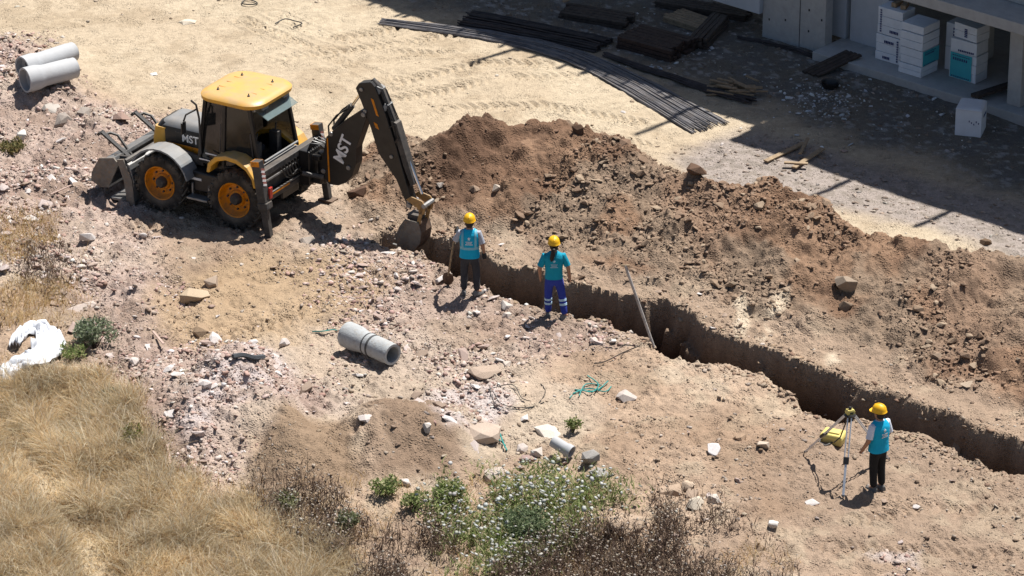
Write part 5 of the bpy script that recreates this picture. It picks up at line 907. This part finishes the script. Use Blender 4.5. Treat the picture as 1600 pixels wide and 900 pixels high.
def bush(px, py, rad, h, n, label, cols, name='shrub', fl=0, flc=None, cat='shrub'):
    g = G(px, py); t = thing(name, label, cat, g); parts = []; m = MB()
    for k in range(16):
        a = rng.uniform(0, 6.28); rr = rad*rng.uniform(.2, .8); tip = Vector((rr*math.cos(a), rr*math.sin(a), h*rng.uniform(.55, 1))); m.tube([(0, 0, -.05), tip*.5+Vector((0, 0, .05*h)), tip], [.012, .008, .004], 5); parts.append(leaf_cluster(n//16, (tip.x, tip.y, tip.z*.72), (rad*.34, rad*.34, h*.30), .055, cols, [1]*len(cols)))
    m.build('stems', DWOOD, t); link('foliage', veg_mesh('foliage', parts, LEAF), t)
    if fl:
        q = leaf_cluster(fl, (0, 0, h*.75), (rad*.9, rad*.9, h*.45), .05, flc or [(240, 238, 226), (226, 222, 200)], [2, 1]); tag(link('flowers', veg_mesh('flowers', [q], LEAF), t), kind='stuff')
bush(148, 545, .42, .62, 2600, 'bushy grey green shrub growing beside the white plastic sheet', GREY_G)
bush(112, 560, .30, .25, 700, 'low bright green weed at the foot of the grey green shrub', GREENS, 'weed', cat='weed')
bush(206, 700, .22, .42, 600, 'small olive weed at the edge of dry grass by rubble', [(150, 144, 84), (120, 124, 66), (170, 156, 104)], 'weed', cat='weed')
bush(173, 625, .22, .22, 400, 'low olive weed in the pink rubble edge', [(130, 126, 88), (104, 108, 70)], 'weed', cat='weed')
bush(895, 676, .16, .30, 350, 'small lone green tuft on bare ground above the pipe stub', GREENS, 'weed', cat='weed')
bush(820, 850, .52, .62, 3600, 'dense dark green bush among the white flowers', [(140, 154, 114), (118, 134, 96), (164, 172, 134), (98, 116, 80)])
bush(600, 772, .30, .30, 900, 'green weed below the soil mound, leftmost of the green ones', GREENS, 'weed', cat='weed')
bush(650, 792, .26, .26, 600, 'green weed between the soil mound and white flowers', GREENS, 'weed', cat='weed')
bush(545, 830, .30, .42, 900, 'pale green thistle weed among the dry stems', [(150, 156, 118), (120, 130, 90), (176, 178, 140)], 'weed', 60, cat='weed')
bush(450, 800, .24, .36, 600, 'pale green weed at the edge of dry grass below the rubble', [(160, 160, 118), (130, 134, 90)], 'weed', 40, cat='weed')
bush(15, 240, .35, .3, 900, 'olive weeds at the left edge below the drain pipes', [(140, 132, 88), (108, 112, 66), (170, 150, 104)], 'weed', cat='weed')
bush(700, 782, .34, .34, 1100, 'bright green weed at the left of the white flowers', GREENS, 'weed', 30, cat='weed')
# flowering weeds: one mass
FP = [(690, 800), (730, 775), (800, 752), (850, 745), (900, 775), (975, 790), (975, 800), (900, 830), (880, 880), (800, 900), (740, 890), (690, 830)]
dF = lambda x, y: patch(FP, -.2, .6, 71)(x, y)*sstep(.25, .5, fbm(x, y, 1.4, 3, 72))
p = rand_pts(1500, dF, (-3, 4, -12.3, -6)); n = len(p); b3 = with_z(p); parts = [blades(n, b3, rng.uniform(.15, .42, n), np.full(n, .012), rng.uniform(.1, .6, n), pal(n, GREENS, [2, 2, 2, 1, 1], 1.), 2)]
for k in range(4): parts.append((lambda q: blades(n, q, rng.uniform(.06, .16, n), rng.uniform(.02, .04, n), rng.uniform(.5, 1, n), pal(n, GREENS, [2, 2, 2, 2, 1], 1.), 2))(b3+np.stack([rng.normal(0, .06, n), rng.normal(0, .06, n), rng.uniform(.03, .32, n)], -1)))
me = veg_mesh('flowering_weeds', parts, LEAF); tag(link('flowering_weeds', me), 'mass of green weeds with flat white flower heads', 'weeds', kind='stuff')
def umbels(name, pts, hgt, r, cols, w, label, cat, kk=6):
    n = len(pts); b = with_z(pts); b[:, 2] += hgt; a = np.linspace(0, 2*math.pi, kk, endpoint=False); tilt = rng.normal(0, .35, (n, 2)); ring = np.stack([np.cos(a), np.sin(a)], -1)
    P = b[:, None]+np.concatenate([ring[None]*r[:, None, None], (ring[None]*tilt[:, None]).sum(-1, keepdims=True)*r[:, None, None]], -1); top = b.copy(); top[:, 2] += r*.45; bot = b.copy(); bot[:, 2] -= r*.5
    V = np.concatenate([P, top[:, None], bot[:, None]], 1); F = []
    for k in range(kk): F += [(k, (k+1) % kk, kk), ((k+1) % kk, k, kk+1)]
    F = (np.array(F)[None]+(np.arange(n)*(kk+2))[:, None, None]).reshape(-1, 3); me = np_mesh(name, V.reshape(-1, 3), F, np.repeat(pal(n, cols, w), kk+2, 0), LEAF); tag(link(name, me), label, cat, kind='stuff')
q = rand_pts(560, dF, (-3, 4, -12.3, -6)); umbels('white_flowers', q, rng.uniform(.2, .48, len(q)), rng.uniform(.018, .05, len(q)), [(244, 244, 236), (232, 230, 214)], [2, 1], 'flat white flower heads above the green weeds', 'flowers')
# dried thistles: dense brown stems with pale heads
TP1 = [(570, 850), (620, 830), (700, 830), (760, 860), (800, 890), (860, 850), (920, 820), (1000, 800), (1080, 815), (1120, 850), (1220, 880), (1240, 960), (540, 960)]
TP2 = [(10, 440), (40, 395), (95, 400), (100, 450), (60, 470), (20, 540), (-60, 560), (-60, 440)]
TP3 = [(380, 765), (440, 775), (520, 785), (580, 830), (560, 880), (480, 870), (400, 810)]
def d_th(x, y): return np.clip(patch(TP1, -.3, .3, 75)(x, y)*sstep(.34, .5, fbm(x, y, .9, 3, 76))+.35*patch(TP2, -.1, .25, 77)(x, y)*sstep(.4, .55, fbm(x, y, 1.3, 3, 79))+.7*patch(TP3, -.2, .25, 78)(x, y), 0, 1)
p = rand_pts(2500, d_th, (-11.5, 6, -12.4, 2.5)); n = len(p); b3 = with_z(p); hh = rng.uniform(.28, .62, n); BRN = [(124, 98, 82), (98, 76, 64), (154, 126, 104), (196, 168, 136)]
parts = [blades(n, b3, hh, np.full(n, .014), rng.uniform(.05, .4, n), pal(n, BRN, [3, 3, 2, 1]), 2)]
for k in range(6): parts.append((lambda q: blades(n, q, rng.uniform(.06, .2, n), rng.uniform(.010, .026, n), rng.uniform(.3, 1, n), pal(n, BRN, [3, 3, 2, 1]), 2))(b3+np.stack([rng.normal(0, .04, n), rng.normal(0, .04, n), rng.uniform(.02, .8, n)*hh], -1)))
me = veg_mesh('dried_thistles', parts, GRASS); tag(link('dried_thistles', me), 'dense stand of dried brown thistle stems along the lower edge', 'thistles', kind='stuff')
m_ = rng.uniform(size=n) < .8; q = p[m_]+rng.normal(0, .05, (m_.sum(), 2)); umbels('thistle_heads', q, hh[m_]*rng.uniform(.75, 1.05, m_.sum()), rng.uniform(.015, .030, m_.sum()), [(214, 194, 170), (190, 164, 138), (236, 222, 204)], [3, 2, 1], 'small pale dry heads on the brown thistle stems', 'thistle heads', 5)
# sparse tufts on the rubble edge
dS = lambda x, y: np.clip(patch([(-60, 330), (90, 330), (110, 470), (60, 560), (-60, 560)], 0, .5, 81)(x, y)+.35*patch([(330, 760), (640, 770), (980, 790), (1240, 900), (300, 920)], -.2, .4, 82)(x, y)+.6*patch(FP, -.2, .4, 84)(x, y), 0, 1)*sstep(.45, .6, fbm(x, y, 1.3, 3, 83))
p = rand_pts(9000, dS, (-11.5, 6, -12.4, 5)); n = len(p); me = veg_mesh('sparse_grass', [blades(n, with_z(p), rng.uniform(.1, .34, n), rng.uniform(.008, .014, n), rng.uniform(.3, .9, n), pal(n, GP, [3, 4, 2, 3, 1, 2], 1.), 2)], GRASS); tag(link('sparse_grass', me), 'sparse dry grass between rubble and thistles', 'grass', kind='stuff')
